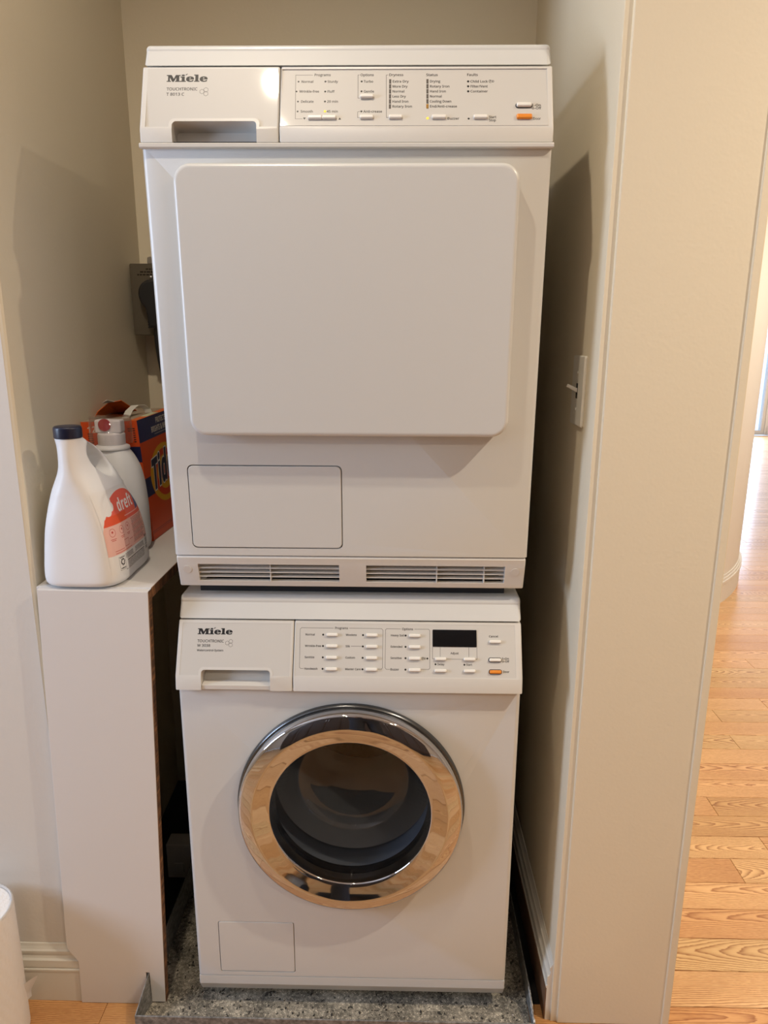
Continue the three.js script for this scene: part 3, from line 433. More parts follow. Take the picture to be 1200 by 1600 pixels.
// ------------------------------------------------------------------ bottles and carton on the shelf
const SH = 0.8682;
{ // jug in front
  // height, half width at the front, half width at the back, front z, back z
  const tbl = [[0, 0.0705, 0.0675, -0.0065, -0.2015], [0.02, 0.0725, 0.0695, -0.006, -0.2], [0.06, 0.0685, 0.0685, -0.0065, -0.194], [0.096, 0.063, 0.0655, -0.007, -0.183], [0.13, 0.0555, 0.06, -0.007, -0.168], [0.15, 0.0505, 0.055, -0.007, -0.1565], [0.165, 0.0465, 0.05, -0.0065, -0.153], [0.18, 0.0405, 0.045, -0.006, -0.148], [0.195, 0.0335, 0.04, -0.0055, -0.14], [0.21, 0.0282, 0.035, -0.0055, -0.128], [0.23, 0.0245, 0.029, -0.0052, -0.106], [0.243, 0.0228, 0.0242, -0.0052, -0.084], [0.2505, 0.0216, 0.0218, -0.0052, -0.062], [0.258, 0.0208, 0.0208, -0.0052, -0.0468]];
  const sm = THREE.MathUtils.smoothstep;
  const f = (x, y, z) => {
    const [, af, ab, zf, zb] = lerpTable(tbl, y), cz = (zf + zb) / 2, b = (zf - zb) / 2, n = 4.2 - 2.1 * sm(y, 0.09, 0.21), a = af + (ab - af) * sm(-z, 0.02, 0.11);
    const q = Math.pow(Math.pow(Math.abs(x) / a, n) + Math.pow(Math.abs(z - cz) / b, n), 1 / n);
    let d = (q - 1) * Math.min(a, b) * 0.9;
    const e = 0.012, u = d + e, v = -y + e; d = Math.max(d, -y, y - 0.258); if (u > 0 && v > 0) d = Math.hypot(u, v) - e;
    // grip hole through the shoulder
    const hy = y - 0.2135, hz = z + 0.0755, al = -0.674 * hy - 0.738 * hz, pe = 0.738 * hy - 0.674 * hz, hr = (Math.hypot(al / 0.039, pe / 0.0235) - 1) * 0.0235;
    d = -smin(-d, hr, 0.007);
    // the flat recessed panel that carries the label
    const px = x - 0.0725, rr = Math.hypot(Math.max(0, Math.abs(z + 0.104) - 0.05) , Math.max(0, Math.abs(y - 0.086) - 0.045)) - 0.03;
    if (rr < 0.004 && x > 0) d += 0.0011 * (1 - THREE.MathUtils.smoothstep(rr, -0.002, 0.004));
    return d;
  };
  const t = thing('detergent_jug', 'white detergent jug with dark blue cap and pink label, at the shelf front', 'bottle', [-0.4595, SH, 0.0005]);
  const body = obj('jug_body', sdfMesh(f, [-0.084, -0.008, -0.22], [0.084, 0.272, 0.012], 0.003), M.hdpe, t);
  const cap = [[0, 0.276], [0.0195, 0.276], [0.0215, 0.2745], [0.0222, 0.272], [0.0222, 0.258], [0.0212, 0.2565], [0.017, 0.2565]];
  obj('cap', lathe(cap.reverse(), 40).translate(0, 0, -0.026), M.capBlue, t);
  obj('collar', lathe([[0.0185, 0.254], [0.0202, 0.2545], [0.0202, 0.2572], [0.0185, 0.2575]], 40).translate(0, 0, -0.026), M.hdpe, t);
  // printed label on the right side; u along depth, v up
  const z0 = 0.0, z1 = -0.176, y0 = 0.02, y1 = 0.18, nz = 48, ny = 44;
  const inside = (u, v) => { const w = 1 - u; return true; };
  const labelTex = canvas(1024, 884, (c, W, H) => {
    c.fillStyle = '#f3f2f0'; c.fillRect(0, 0, W, H);
    const X = (m) => (m) / 190 * W, Y = (m) => (164 - m) / 164 * H, mm = W / 190; // millimetres from the front edge and from the label foot
    c.save(); c.beginPath(); c.moveTo(X(14), Y(36)); c.bezierCurveTo(X(8), Y(90), X(30), Y(142), X(92), Y(142)); c.bezierCurveTo(X(150), Y(142), X(176), Y(96), X(178), Y(52)); c.lineTo(X(178), Y(36)); c.closePath(); c.clip();
    c.fillStyle = '#f4c3b6'; c.fillRect(0, 0, W, H);
    const gr = c.createLinearGradient(0, 0, W, 0); c.fillStyle = '#ee6a58'; c.fillRect(0, 0, W, Y(88)); c.fillStyle = '#ea5b34'; c.fillRect(0, Y(104), X(90), Y(88) - Y(104));
    c.fillStyle = '#f3f2f0'; c.beginPath(); for (const [x, y, r] of [[16, 116, 17], [36, 114, 10], [46, 120, 9], [40, 130, 12], [26, 132, 18]]) { c.moveTo(X(x), Y(y)); c.arc(X(x), Y(y), r * mm, 0, 7); } c.fill();
    c.fillStyle = '#55608f'; c.beginPath(); c.moveTo(X(140), Y(96)); c.lineTo(X(142), Y(122)); c.bezierCurveTo(X(144), Y(134), X(158), Y(134), X(160), Y(122)); c.lineTo(X(172), Y(100)); c.closePath(); c.fill(); c.fillStyle = '#8fc4da'; c.beginPath(); c.arc(X(151), Y(118), 5 * mm, 0, 7); c.fill(); c.fillStyle = '#f5d9d6'; c.beginPath(); c.arc(X(162), Y(121), 2.5 * mm, 0, 7); c.fill();
    c.fillStyle = '#f7f4f2'; c.font = `bold ${27 * mm}px sans-serif`; c.textBaseline = 'alphabetic'; c.textAlign = 'left'; c.save(); c.translate(X(66), Y(106)); c.scale(1.02, 1.15); c.fillText('dreft', 0, 0); c.restore();
    c.fillStyle = '#f9d7cd'; for (let i = 0; i < 26; i++) c.fillRect(X(84 + i * 2.6), Y(96), 1.7 * mm, 1.8 * mm);
    c.strokeStyle = '#c6473c'; c.fillStyle = '#c6473c'; c.lineWidth = 0.8 * mm;
    for (const x of [32, 60, 85]) { c.beginPath(); c.arc(X(x), Y(76), 7 * mm, 0, 7); c.stroke(); c.beginPath(); c.arc(X(x), Y(77), 2 * mm, 0, 7); c.fill(); c.fillRect(X(x - 7), Y(65), 14 * mm, 1 * mm); c.fillRect(X(x - 5), Y(62.5), 10 * mm, 1 * mm); }
    c.strokeRect(X(62), Y(56), 17 * mm, 12 * mm); c.fillRect(X(30), Y(43), 28 * mm, 0.9 * mm); c.fillRect(X(84), Y(52), 16 * mm, 0.9 * mm); c.fillRect(X(30), Y(39), 60 * mm, 0.9 * mm);
    for (let i = 0; i < 21; i++) { let x = 104 + (i % 5 === 0 ? 0 : 2); const e = 152 + rnd() * 10; c.fillStyle = i % 5 < 2 ? '#a8322c' : '#7b3f38'; while (x < e) { const l = 1.5 + rnd() * 5; c.fillRect(X(x), Y(86 - i * 2.2), l * mm, 1.0 * mm); x += l + 1.1; } }
    c.restore();
    c.fillStyle = '#1c1a1a'; const row = (x0, x1, y, h) => { let x = x0; while (x < x1) { const l = 1 + rnd() * 4; c.fillRect(X(x), Y(y), Math.min(l, x1 - x) * mm, h * mm); x += l + 0.9; } };
    for (let i = 0; i < 4; i++) { row(56, 92, 32 - i * 2.2, 1.1); row(104, 150, 32 - i * 2.2, 1.1); } for (let i = 0; i < 7; i++) row(62, 150, i ? 19 - i * 2.4 : 20, i ? 1.1 : 2.1); row(62, 84, 1.5, 1);
    c.lineWidth = 0.35 * mm; c.strokeStyle = '#1c1a1a'; c.strokeRect(X(60), Y(23), 94 * mm, 22 * mm);
    c.strokeRect(X(34), Y(31), 19 * mm, 24 * mm); c.lineWidth = 2.2 * mm; for (let i = 0; i < 3; i++) { c.beginPath(); c.arc(X(43.5), Y(21), 5 * mm, i * 2.094 + 0.35, i * 2.094 + 1.75); c.stroke(); const a = i * 2.094 + 1.9; c.beginPath(); c.moveTo(X(43.5) + 8 * mm * Math.cos(a), Y(21) + 8 * mm * Math.sin(a)); c.lineTo(X(43.5) + 2.2 * mm * Math.cos(a), Y(21) + 2.2 * mm * Math.sin(a)); c.lineTo(X(43.5) + 5 * mm * Math.cos(a + 0.6), Y(21) + 5 * mm * Math.sin(a + 0.6)); c.fill(); }
    row(36, 51, 11, 2); row(36, 51, 30, 1.6); row(52, 58, 5, 4);
    for (let i = 0; i < 15; i++) { c.fillRect(X(160), Y(38 - i * 1.7), 12 * mm, (0.4 + rnd() * 0.9) * mm); } row(156, 160, 40, 1.4); row(158, 172, 40, 1.2);
  });
  const P = [], U = [], I = [], idx = new Map();
  for (let j = 0; j <= ny; j++) for (let i = 0; i <= nz; i++) { const z = z0 + (z1 - z0) * i / nz, y = y0 + (y1 - y0) * j / ny; let a = 0.03, b = 0.09; if (f(0.03, y, z) > 0) continue; for (let s = 0; s < 34; s++) { const m = (a + b) / 2; if (f(m, y, z) < 0) a = m; else b = m; } const h = 0.001; const nx = f(a + h, y, z) - f(a - h, y, z), nyy = f(a, y + h, z) - f(a, y - h, z), nzz = f(a, y, z + h) - f(a, y, z - h), l = Math.hypot(nx, nyy, nzz); if (nx / l < 0.45) continue; idx.set(i + ',' + j, P.length / 3); P.push(a + nx / l * 0.0004, y + nyy / l * 0.0004, z + nzz / l * 0.0004); U.push(i / nz, j / ny); }
  for (let j = 0; j < ny; j++) for (let i = 0; i < nz; i++) { const k = [[i, j], [i + 1, j], [i + 1, j + 1], [i, j + 1]].map((q) => idx.get(q.join())); if (k.some((q) => q === undefined)) continue; const u = i / nz * 190, v = j / ny * 164; if (!(v > 2 && u > 8 && u < 182 && v < 146)) continue; I.push(k[0], k[1], k[2], k[0], k[2], k[3]); }
  const g = new THREE.BufferGeometry(); g.setAttribute('position', new THREE.Float32BufferAttribute(P, 3)); g.setAttribute('uv', new THREE.Float32BufferAttribute(U, 2)); g.setIndex(I); g.computeVertexNormals();
  obj('printed_label', g, phys({ map: labelTex, roughness: 0.4, color: lin(0.93, 0.93, 0.93) }), t).userData.label = 'pink and coral label with small print';
}
{ // bottle behind, clear dosing cap
  const t = thing('softener_bottle', 'white bottle with a clear dosing cap over a red-centred spout, behind the jug', 'bottle', [-0.479, SH, -0.249]);
  const tbl = [[0, 0.058, 0.036], [0.02, 0.061, 0.039], [0.08, 0.061, 0.039], [0.13, 0.058, 0.037], [0.165, 0.052, 0.034], [0.19, 0.041, 0.031], [0.2, 0.034, 0.029], [0.205, 0.03, 0.028]];
  const f = (x, y, z) => { const [, a, b] = lerpTable(tbl, y), n = 2.4, q = Math.pow(Math.pow(Math.abs(x) / a, n) + Math.pow(Math.abs(z) / b, n), 1 / n); let d = (q - 1) * Math.min(a, b) * 0.9; d = Math.max(d, y - 0.206); const e = 0.01, u = d + e, v = -y + e; d = Math.max(d, -y); if (u > 0 && v > 0) d = Math.hypot(u, v) - e; return d; };
  obj('bottle_body', sdfMesh(f, [-0.07, -0.006, -0.05], [0.07, 0.214, 0.05], 0.003), M.hdpe, t);
  obj('neck_ring', lathe([[0.02, 0.2035], [0.032, 0.2035], [0.0335, 0.206], [0.0325, 0.2105], [0.0275, 0.213], [0.02, 0.2135]], 48), M.hdpe, t);
  obj('spout_collar', lathe([[0.02, 0.2125], [0.0255, 0.2125], [0.0258, 0.2335], [0.024, 0.236], [0.015, 0.237], [0, 0.237]], 48), M.hdpe, t);
  obj('spout', rb(-0.027, 0.024, 0.236, 0.262, -0.012, 0.0135, 0.004), M.hdpe, t);
  obj('red_disc', new THREE.CylinderGeometry(0.0118, 0.0118, 0.003, 32).rotateX(Math.PI / 2).translate(-0.006, 0.2525, 0.0145), phys({ color: lin(0.4, 0.03, 0.035), roughness: 0.4 }), t);
  obj('dosing_cap', lathe([[0.0385, 0.2165], [0.0395, 0.2165], [0.0405, 0.222], [0.0395, 0.2655], [0.038, 0.2675], [0, 0.2675], [0, 0.2658], [0.0372, 0.2658], [0.0385, 0.222], [0.0375, 0.2165], [0.0385, 0.2165]], 48), M.clear, t);
}
{ // torn-open powder carton
  const t = thing('powder_carton', 'orange and dark blue washing powder carton, torn open at the top', 'carton', [0, SH, 0]);
  const Bp = [[-0.5445, 0, -0.292], [-0.4315, 0, -0.306], [-0.4255, 0, -0.50], [-0.5495, 0, -0.488]], Tp = [[-0.5495, 0.2535, -0.276], [-0.4465, 0.2535, -0.301], [-0.4385, 0.26, -0.50], [-0.554, 0.2585, -0.484]];
  const sideTex = canvas(1024, 1300, (c, W, H) => { // right side: u from front to back
    c.fillStyle = '#d8480f'; c.fillRect(0, 0, W, H); const mx = W / 200, my = H / 256;
    c.fillStyle = '#17265f'; c.fillRect(0, 0, W, 47 * my); c.fillStyle = '#e8e0d4'; c.save(); c.font = `bold ${17 * my}px sans-serif`; c.textBaseline = 'middle'; c.textAlign = 'left'; c.scale(0.72, 1); c.fillText('PROTECTS', 98 * mx / 0.72, 13 * my); c.fillText('BRIGHTS & WHITES', 68 * mx / 0.72, 30 * my); c.restore();
    c.fillStyle = '#e8e0d4'; for (let i = 0; i < 30; i++) c.fillRect((84 + i * 3.6) * mx, 40 * my, 2.4 * mx, 1.2 * my);
    c.fillStyle = '#141d4d'; c.fillRect(0, 122 * my, 60 * mx, 40 * my);
    const cx = 116 * mx, cy = 128 * my; for (const [rx, ry, col] of [[84, 63, '#e2a51c'], [66, 51, '#d23a10'], [46, 37, '#e2a51c'], [28, 23, '#c3261a']]) { c.fillStyle = col; c.beginPath(); c.ellipse(cx, cy, rx * mx, ry * my, 0, 0, 7); c.fill(); }
    c.save(); c.translate(36 * mx, 156 * my); c.transform(1, -0.12, -0.14, 1, 0, 0); c.scale(0.86, 1.2); c.font = `bold ${74 * my}px sans-serif`; c.textBaseline = 'alphabetic'; c.lineJoin = 'round'; c.lineWidth = 7 * mx; c.strokeStyle = '#e9e4dc'; c.strokeText('Tide', 0, 0); c.lineWidth = 2.5 * mx; c.strokeStyle = '#10183f'; c.strokeText('Tide', 0, 0); c.fillStyle = '#10183f'; c.fillText('Tide', 0, 0); c.restore();
    c.fillStyle = '#a83410'; c.fillRect(0, 236 * my, W, 2 * my); c.fillRect(0, 240 * my, W * 0.8, 1.4 * my);
  });
  const frontTex = canvas(512, 1024, (c, W, H) => {
    c.fillStyle = '#e25313'; c.fillRect(0, 0, W, H); c.fillStyle = '#f0e8da'; c.font = 'bold 74px sans-serif'; c.fillText('125', 50, 92); c.fillStyle = '#1a2150'; c.fillRect(0, 214, W, 130); c.fillStyle = '#f0e8da'; for (let i = 0; i < 6; i++) c.fillRect(50, 400 + i * 34, 300 + (i * 53) % 90, 12);
    c.fillStyle = '#1c1c22'; for (let i = 0; i < 7; i++) c.fillRect(420, 60 + i * 18, 66, 9);
  });
  const board = phys({ color: lin(0.36, 0.28, 0.2), roughness: 0.9 }), print = (m) => phys({ map: m, color: lin(0.9, 0.9, 0.9), roughness: 0.45 }), orangeCard = phys({ color: lin(0.72, 0.14, 0.02), roughness: 0.5 });
  obj('front_face', card([Bp[0], Bp[1], Tp[1], Tp[0]]), print(frontTex), t); obj('side_face', card([Bp[1], Bp[2], Tp[2], Tp[1]]), print(sideTex), t);
  obj('back_face', card([Bp[2], Bp[3], Tp[3], Tp[2]]), orangeCard, t); obj('side_face', card([Bp[3], Bp[0], Tp[0], Tp[3]]), orangeCard, t);
  obj('base_face', card([Bp[3], Bp[2], Bp[1], Bp[0]]), board, t);
  const at = (u, v, h = 0) => { const A = Tp[0], B = Tp[1], C = Tp[2], D = Tp[3]; return [0, 1, 2].map((k) => (A[k] * (1 - u) + B[k] * u) * (1 - v) + (D[k] * (1 - u) + C[k] * u) * v + (k === 1 ? h : 0)); };
  const fr = (u0, u1, v0, v1) => card([at(u0, v0, 0.0004), at(u1, v0, 0.0004), at(u1, v1, 0.0004), at(u0, v1, 0.0004)]);
  obj('top_panel', [fr(0, 0.86, 0, 0.18), fr(0.45, 0.86, 0.18, 1), fr(0, 0.12, 0.18, 1), fr(0.12, 0.45, 0.8, 1)], board, t);
  obj('top_border', [fr(0.86, 0.93, 0, 0.5), fr(0.86, 1, 0.5, 1), fr(0.93, 1, 0, 0.5)], orangeCard, t);
  obj('border_flash', fr(0.87, 0.99, 0.3, 0.62).translate(0, 0.0008, 0), phys({ color: lin(0.6, 0.62, 0.4), roughness: 0.5 }), t);
  obj('torn_flap', [card([at(0.14, 0.72), at(0.48, 0.8), at(0.4, 0.5, 0.03), at(0.2, 0.44, 0.026)]), card([at(0.04, 0.3), at(0.14, 0.72), at(0.2, 0.44, 0.026), at(0.1, 0.3, 0.012)])], orangeCard, t);
  obj('torn_edge', card([at(0.2, 0.44, 0.0265), at(0.3, 0.47, 0.028), at(0.24, 0.36, 0.034), at(0.15, 0.36, 0.028)]), phys({ color: lin(0.6, 0.56, 0.48), roughness: 0.9 }), t);
  const strip = []; const sp = [[0.62, 0.16, 0.001], [0.6, 0.3, 0.013], [0.63, 0.42, 0.021], [0.7, 0.5, 0.02], [0.76, 0.55, 0.01], [0.78, 0.56, 0.0015]];
  for (let i = 0; i < sp.length - 1; i++) { const a = sp[i], b = sp[i + 1]; strip.push(card([at(a[0], a[1], a[2]), at(a[0] + 0.12, a[1] + 0.02, a[2]), at(b[0] + 0.12, b[1] + 0.02, b[2]), at(b[0], b[1], b[2])], 0.0008)); }
  obj('carry_strip', strip, phys({ color: lin(0.66, 0.63, 0.56), roughness: 0.8 }), t);
}

// ------------------------------------------------------------------ socket, plug, cord, conduit in the back corner
{
  const boxTex = canvas(256, 512, (c) => { c.fillStyle = '#6d6557'; c.fillRect(0, 0, 256, 512); c.fillStyle = '#2a231c'; const row = (x0, x1, y) => { let x = x0; while (x < x1) { const l = 8 + rnd() * 16; c.fillRect(x, y, l, 10); x += l + 5; } }; row(110, 226, 34); row(70, 240, 54); row(50, 240, 74); row(140, 210, 94); });
  const t = thing('outlet_box', 'grey metal outlet box with printed warning on the back wall corner', 'outlet', [-0.5115, 1.372, -0.735]);
  obj('box', rb(-0.0435, 0.043, -0.079, 0.0795, 0.0, 0.1, 0.003), M.steel, t);
  obj('cover_plate', uvBox(slab(rrect(-0.0455, 0.045, -0.0815, 0.082, 0.004), 0.003, 0.0008, 1).translate(0, 0, 0.1), -0.0455, -0.0815, 0.0905, 0.1635), phys({ map: boxTex, metalness: 0.55, roughness: 0.45, color: lin(1, 1, 1) }), t);
  obj('cover_screw', new THREE.SphereGeometry(0.004, 14, 8).scale(1, 1, 0.5).translate(0.004, 0.051, 0.1035), M.steel, t);
  obj('conduit_clamp', [rb(-0.006, 0.03, 0.0795, 0.098, 0.06, 0.094, 0.004), new THREE.CylinderGeometry(0.0075, 0.0075, 0.012, 18).rotateX(Math.PI / 2).translate(0.006, 0.09, 0.097)], M.steel, t);
  const p = thing('power_plug', 'large black moulded plug in the metal outlet box with a thick cord', 'plug', [-0.497, 1.372, -0.6312]);
  const ps = new THREE.Shape(); ps.moveTo(-0.014, -0.066); ps.lineTo(-0.018, -0.022); ps.bezierCurveTo(-0.04, 0.0, -0.042, 0.04, 0.002, 0.046); ps.bezierCurveTo(0.044, 0.04, 0.042, 0, 0.02, -0.022); ps.lineTo(0.016, -0.066); ps.closePath();
  obj('plug_body', slab(ps, 0.034, 0.007, 4), M.black, p);
  obj('strain_relief', [0, 1, 2].map((i) => rb(-0.015, 0.017, -0.066 + i * 0.006, -0.062 + i * 0.006, 0.003, 0.032, 0.0015)), M.black, p);
  obj('cord', tube([[0.001, -0.06, 0.017], [0.003, -0.11, 0.018], [0.013, -0.18, 0.02], [0.03, -0.25, 0.02], [0.055, -0.32, 0.01], [0.09, -0.41, 0.0], [0.11, -0.455, -0.01]], 0.0078), M.black, p);
}

// ------------------------------------------------------------------ light switch on the right wall
{
  const t = thing('light_switch', 'white toggle light switch plate on the right niche wall', 'switch', [0.3862, 1.2, -0.092]);
  t.rotation.y = -Math.PI / 2 - 0.011;
  obj('switch_plate', slab(rrect(-0.039, 0.039, -0.058, 0.058, 0.004), 0.0062, 0.0028, 4), M.trim, t);
  obj('toggle_slot', bx(-0.0052, 0.0052, -0.0125, 0.0125, 0.006, 0.0066), M.dark, t);
  obj('toggle', new THREE.CylinderGeometry(0.0036, 0.0048, 0.022, 4, 1).rotateY(Math.PI / 4).rotateX(Math.PI / 2 - 0.45).translate(0, 0.0045, 0.0135), M.button, t);
  for (const y of [-0.03, 0.03]) obj('plate_screw', new THREE.SphereGeometry(0.0032, 14, 8).scale(1, 1, 0.45).translate(0, y, 0.0062), M.button, t);
}

// ------------------------------------------------------------------ drip pan
{
  const t = thing('drip_pan', 'dusty galvanised metal drip pan on the floor under the washer', 'pan');
  obj('pan_floor', uvWorld(plan([[-0.409, 0.046], [0.344, 0.042], [0.349, -0.62], [-0.404, -0.62]], 0.0008, 0.0032), 1.6), M.panFloor, t);
  const wall = (pts, w0, w1) => { const g = new THREE.BufferGeometry(); return g; };
  obj('pan_side', uvWorld(sweepX([[-0.62, 0.001], [-0.008, 0.001], [-0.008, 0.0735], [-0.62, 0.0735]], -0.4028, -0.4012, 0), 3), M.galv, t);
  obj('corner_gusset', uvWorld(card([[-0.3985, 0.001, -0.009], [-0.4112, 0.001, 0.0455], [-0.4122, 0.03, 0.0455], [-0.4012, 0.0735, -0.009]], 0.0014), 3), M.galv, t);
  obj('pan_side', uvWorld(sweepX([[-0.62, 0.001], [0.044, 0.001], [0.044, 0.03], [-0.01, 0.05], [-0.62, 0.055]], 0.3455, 0.3471, 0), 3), M.galv, t);
  obj('front_lip', uvWorld(sweepX([[0.0442, 0.001], [0.0462, 0.001], [0.0462, 0.029], [0.0448, 0.0305], [0.0438, 0.0295]], -0.4125, 0.3475, 0), 3), M.galv, t);
  obj('back_lip', bx(-0.4028, 0.3471, 0.001, 0.06, -0.6215, -0.62), M.galv, t);
  { const q = []; let z = 0.043; for (let i = 0; i < 11; i++) { const l = 0.0045 + rnd() * 0.003, h = 0.002 + rnd() * 0.006, y = 0.0305 + Math.max(0, 0.035 - z) * 0.3; q.push(rb(0.3452, 0.3476 + rnd() * 0.0012, y - h, y + 0.0012, z - l, z, 0.0006, 1)); z -= l * 0.95; } obj('flaking_paint', q, M.white, t).userData.label = 'white flaking paint on the pan rim'; }
  // lint and grit lying in the pan
  const grit = [], col = [];
  const gg = new THREE.IcosahedronGeometry(1, 0), im = new THREE.InstancedMesh(gg, phys({ color: lin(1, 1, 1), roughness: 0.95 }), 800), m4 = new THREE.Matrix4(), q = new THREE.Quaternion(), c = new THREE.Color();
  for (let i = 0; i < 800; i++) { const x = -0.395 + rnd() * 0.735, z = 0.042 - Math.pow(rnd(), 1.6) * 0.34, s = 0.0004 + Math.pow(rnd(), 3) * 0.002; q.setFromEuler(new THREE.Euler(rnd() * 6, rnd() * 6, rnd() * 6)); m4.compose(new THREE.Vector3(x, 0.0032 + s * 0.3, z), q, new THREE.Vector3(s * 1.6, s * 0.7, s)); im.setMatrixAt(i, m4); const d = rnd(); im.setColorAt(i, d < 0.55 ? c.setRGB(0.03, 0.027, 0.024) : d < 0.85 ? c.setRGB(0.2, 0.18, 0.15) : c.setRGB(0.55, 0.5, 0.43)); }
  im.name = 'grit'; im.userData.kind = 'stuff'; t.add(im);
}
tag(obj('valve_box', [rb(-0.468, -0.41, 0.012, 0.105, -0.372, -0.33, 0.003), rb(-0.45, -0.428, 0.03, 0.055, -0.331, -0.3275, 0.001)], phys({ color: lin(0.45, 0.43, 0.4), roughness: 0.5 })), 'small pale box standing on the floor in the dark gap behind the white panel', 'box');

// ------------------------------------------------------------------ paper towel roll
{
  const t = thing('paper_towel_roll', 'white quilted paper towel roll standing on the floor at the left', 'paper roll', [-0.684, 0.0005, 0.066]);
  const quilt = data(512, 512, (u, v) => { const a = Math.sin((u * 26 + v * 30) * Math.PI * 2 / 1) , b = Math.sin((u * 12 - v * 40) * Math.PI * 2); return 150 + 60 * a * Math.abs(b) + 25 * noise(u * 60, v * 60); }, false);
  const paper = phys({ color: lin(0.84, 0.8, 0.76), roughness: 0.95, bumpMap: quilt, bumpScale: 0.0012 });
  obj('towel_wrap', lathe([[0.021, 0.001], [0.068, 0.001], [0.0705, 0.004], [0.0712, 0.14], [0.0705, 0.278], [0.0685, 0.282], [0.066, 0.28], [0.0655, 0.276], [0.021, 0.277]], 72), paper, t);
  obj('core_tube', lathe([[0.019, 0.001], [0.021, 0.001], [0.021, 0.281], [0.019, 0.281], [0.019, 0.001]], 32), M.chip, t);
  const g = new THREE.PlaneGeometry(0.05, 0.05, 8, 8), p = g.attributes.position; for (let i = 0; i < p.count; i++) { const u = p.getX(i) / 0.05 + 0.5, v = p.getY(i) / 0.05; p.setXYZ(i, 0.052 + u * 0.03 * (0.6 + 0.9 * Math.max(0, v + 0.2)), 0.075 + v * 0.05 + u * 0.006, 0.0 - 0.02 * u - 0.01 + 0.004 * Math.sin(u * 5)); } g.computeVertexNormals();
  obj('loose_sheet', mergeGeometries([g, g.clone().scale(-1, 1, 1).scale(-1, 1, 1).translate(0, 0, -0.0006)]), paper, t);
}
// ------------------------------------------------------------------ dark cabinets across the room, mirrored in the chrome
{
  const c = thing('wall_cabinet', 'tall dark wood cabinets filling the wall across the room, mirrored in the chrome ring', 'cabinet', [0, 0, 2.9]);
  obj('carcass', bx(-1.5, 1.5, 0.08, 2.2, -0.28, 0.295), M.walnut, c); obj('toe_kick', bx(-1.5, 1.5, 0, 0.08, -0.22, 0.295), M.dark, c);
  for (let k = 0; k < 10; k++) { const x = -1.35 + 0.3 * k, h = k % 2 ? -1 : 1; const d = obj('door', cut(rb(x - 0.147, x + 0.147, 0.1, 2.18, -0.302, -0.281, 0.002, 1), bx(x - 0.09, x + 0.09, 0.17, 2.11, -0.31, -0.296)), M.walnut, c); obj('handle', rb(x + h * 0.12 - 0.006, x + h * 0.12 + 0.006, 0.95, 1.12, -0.33, -0.3, 0.004, 2), M.steel, d); }
}
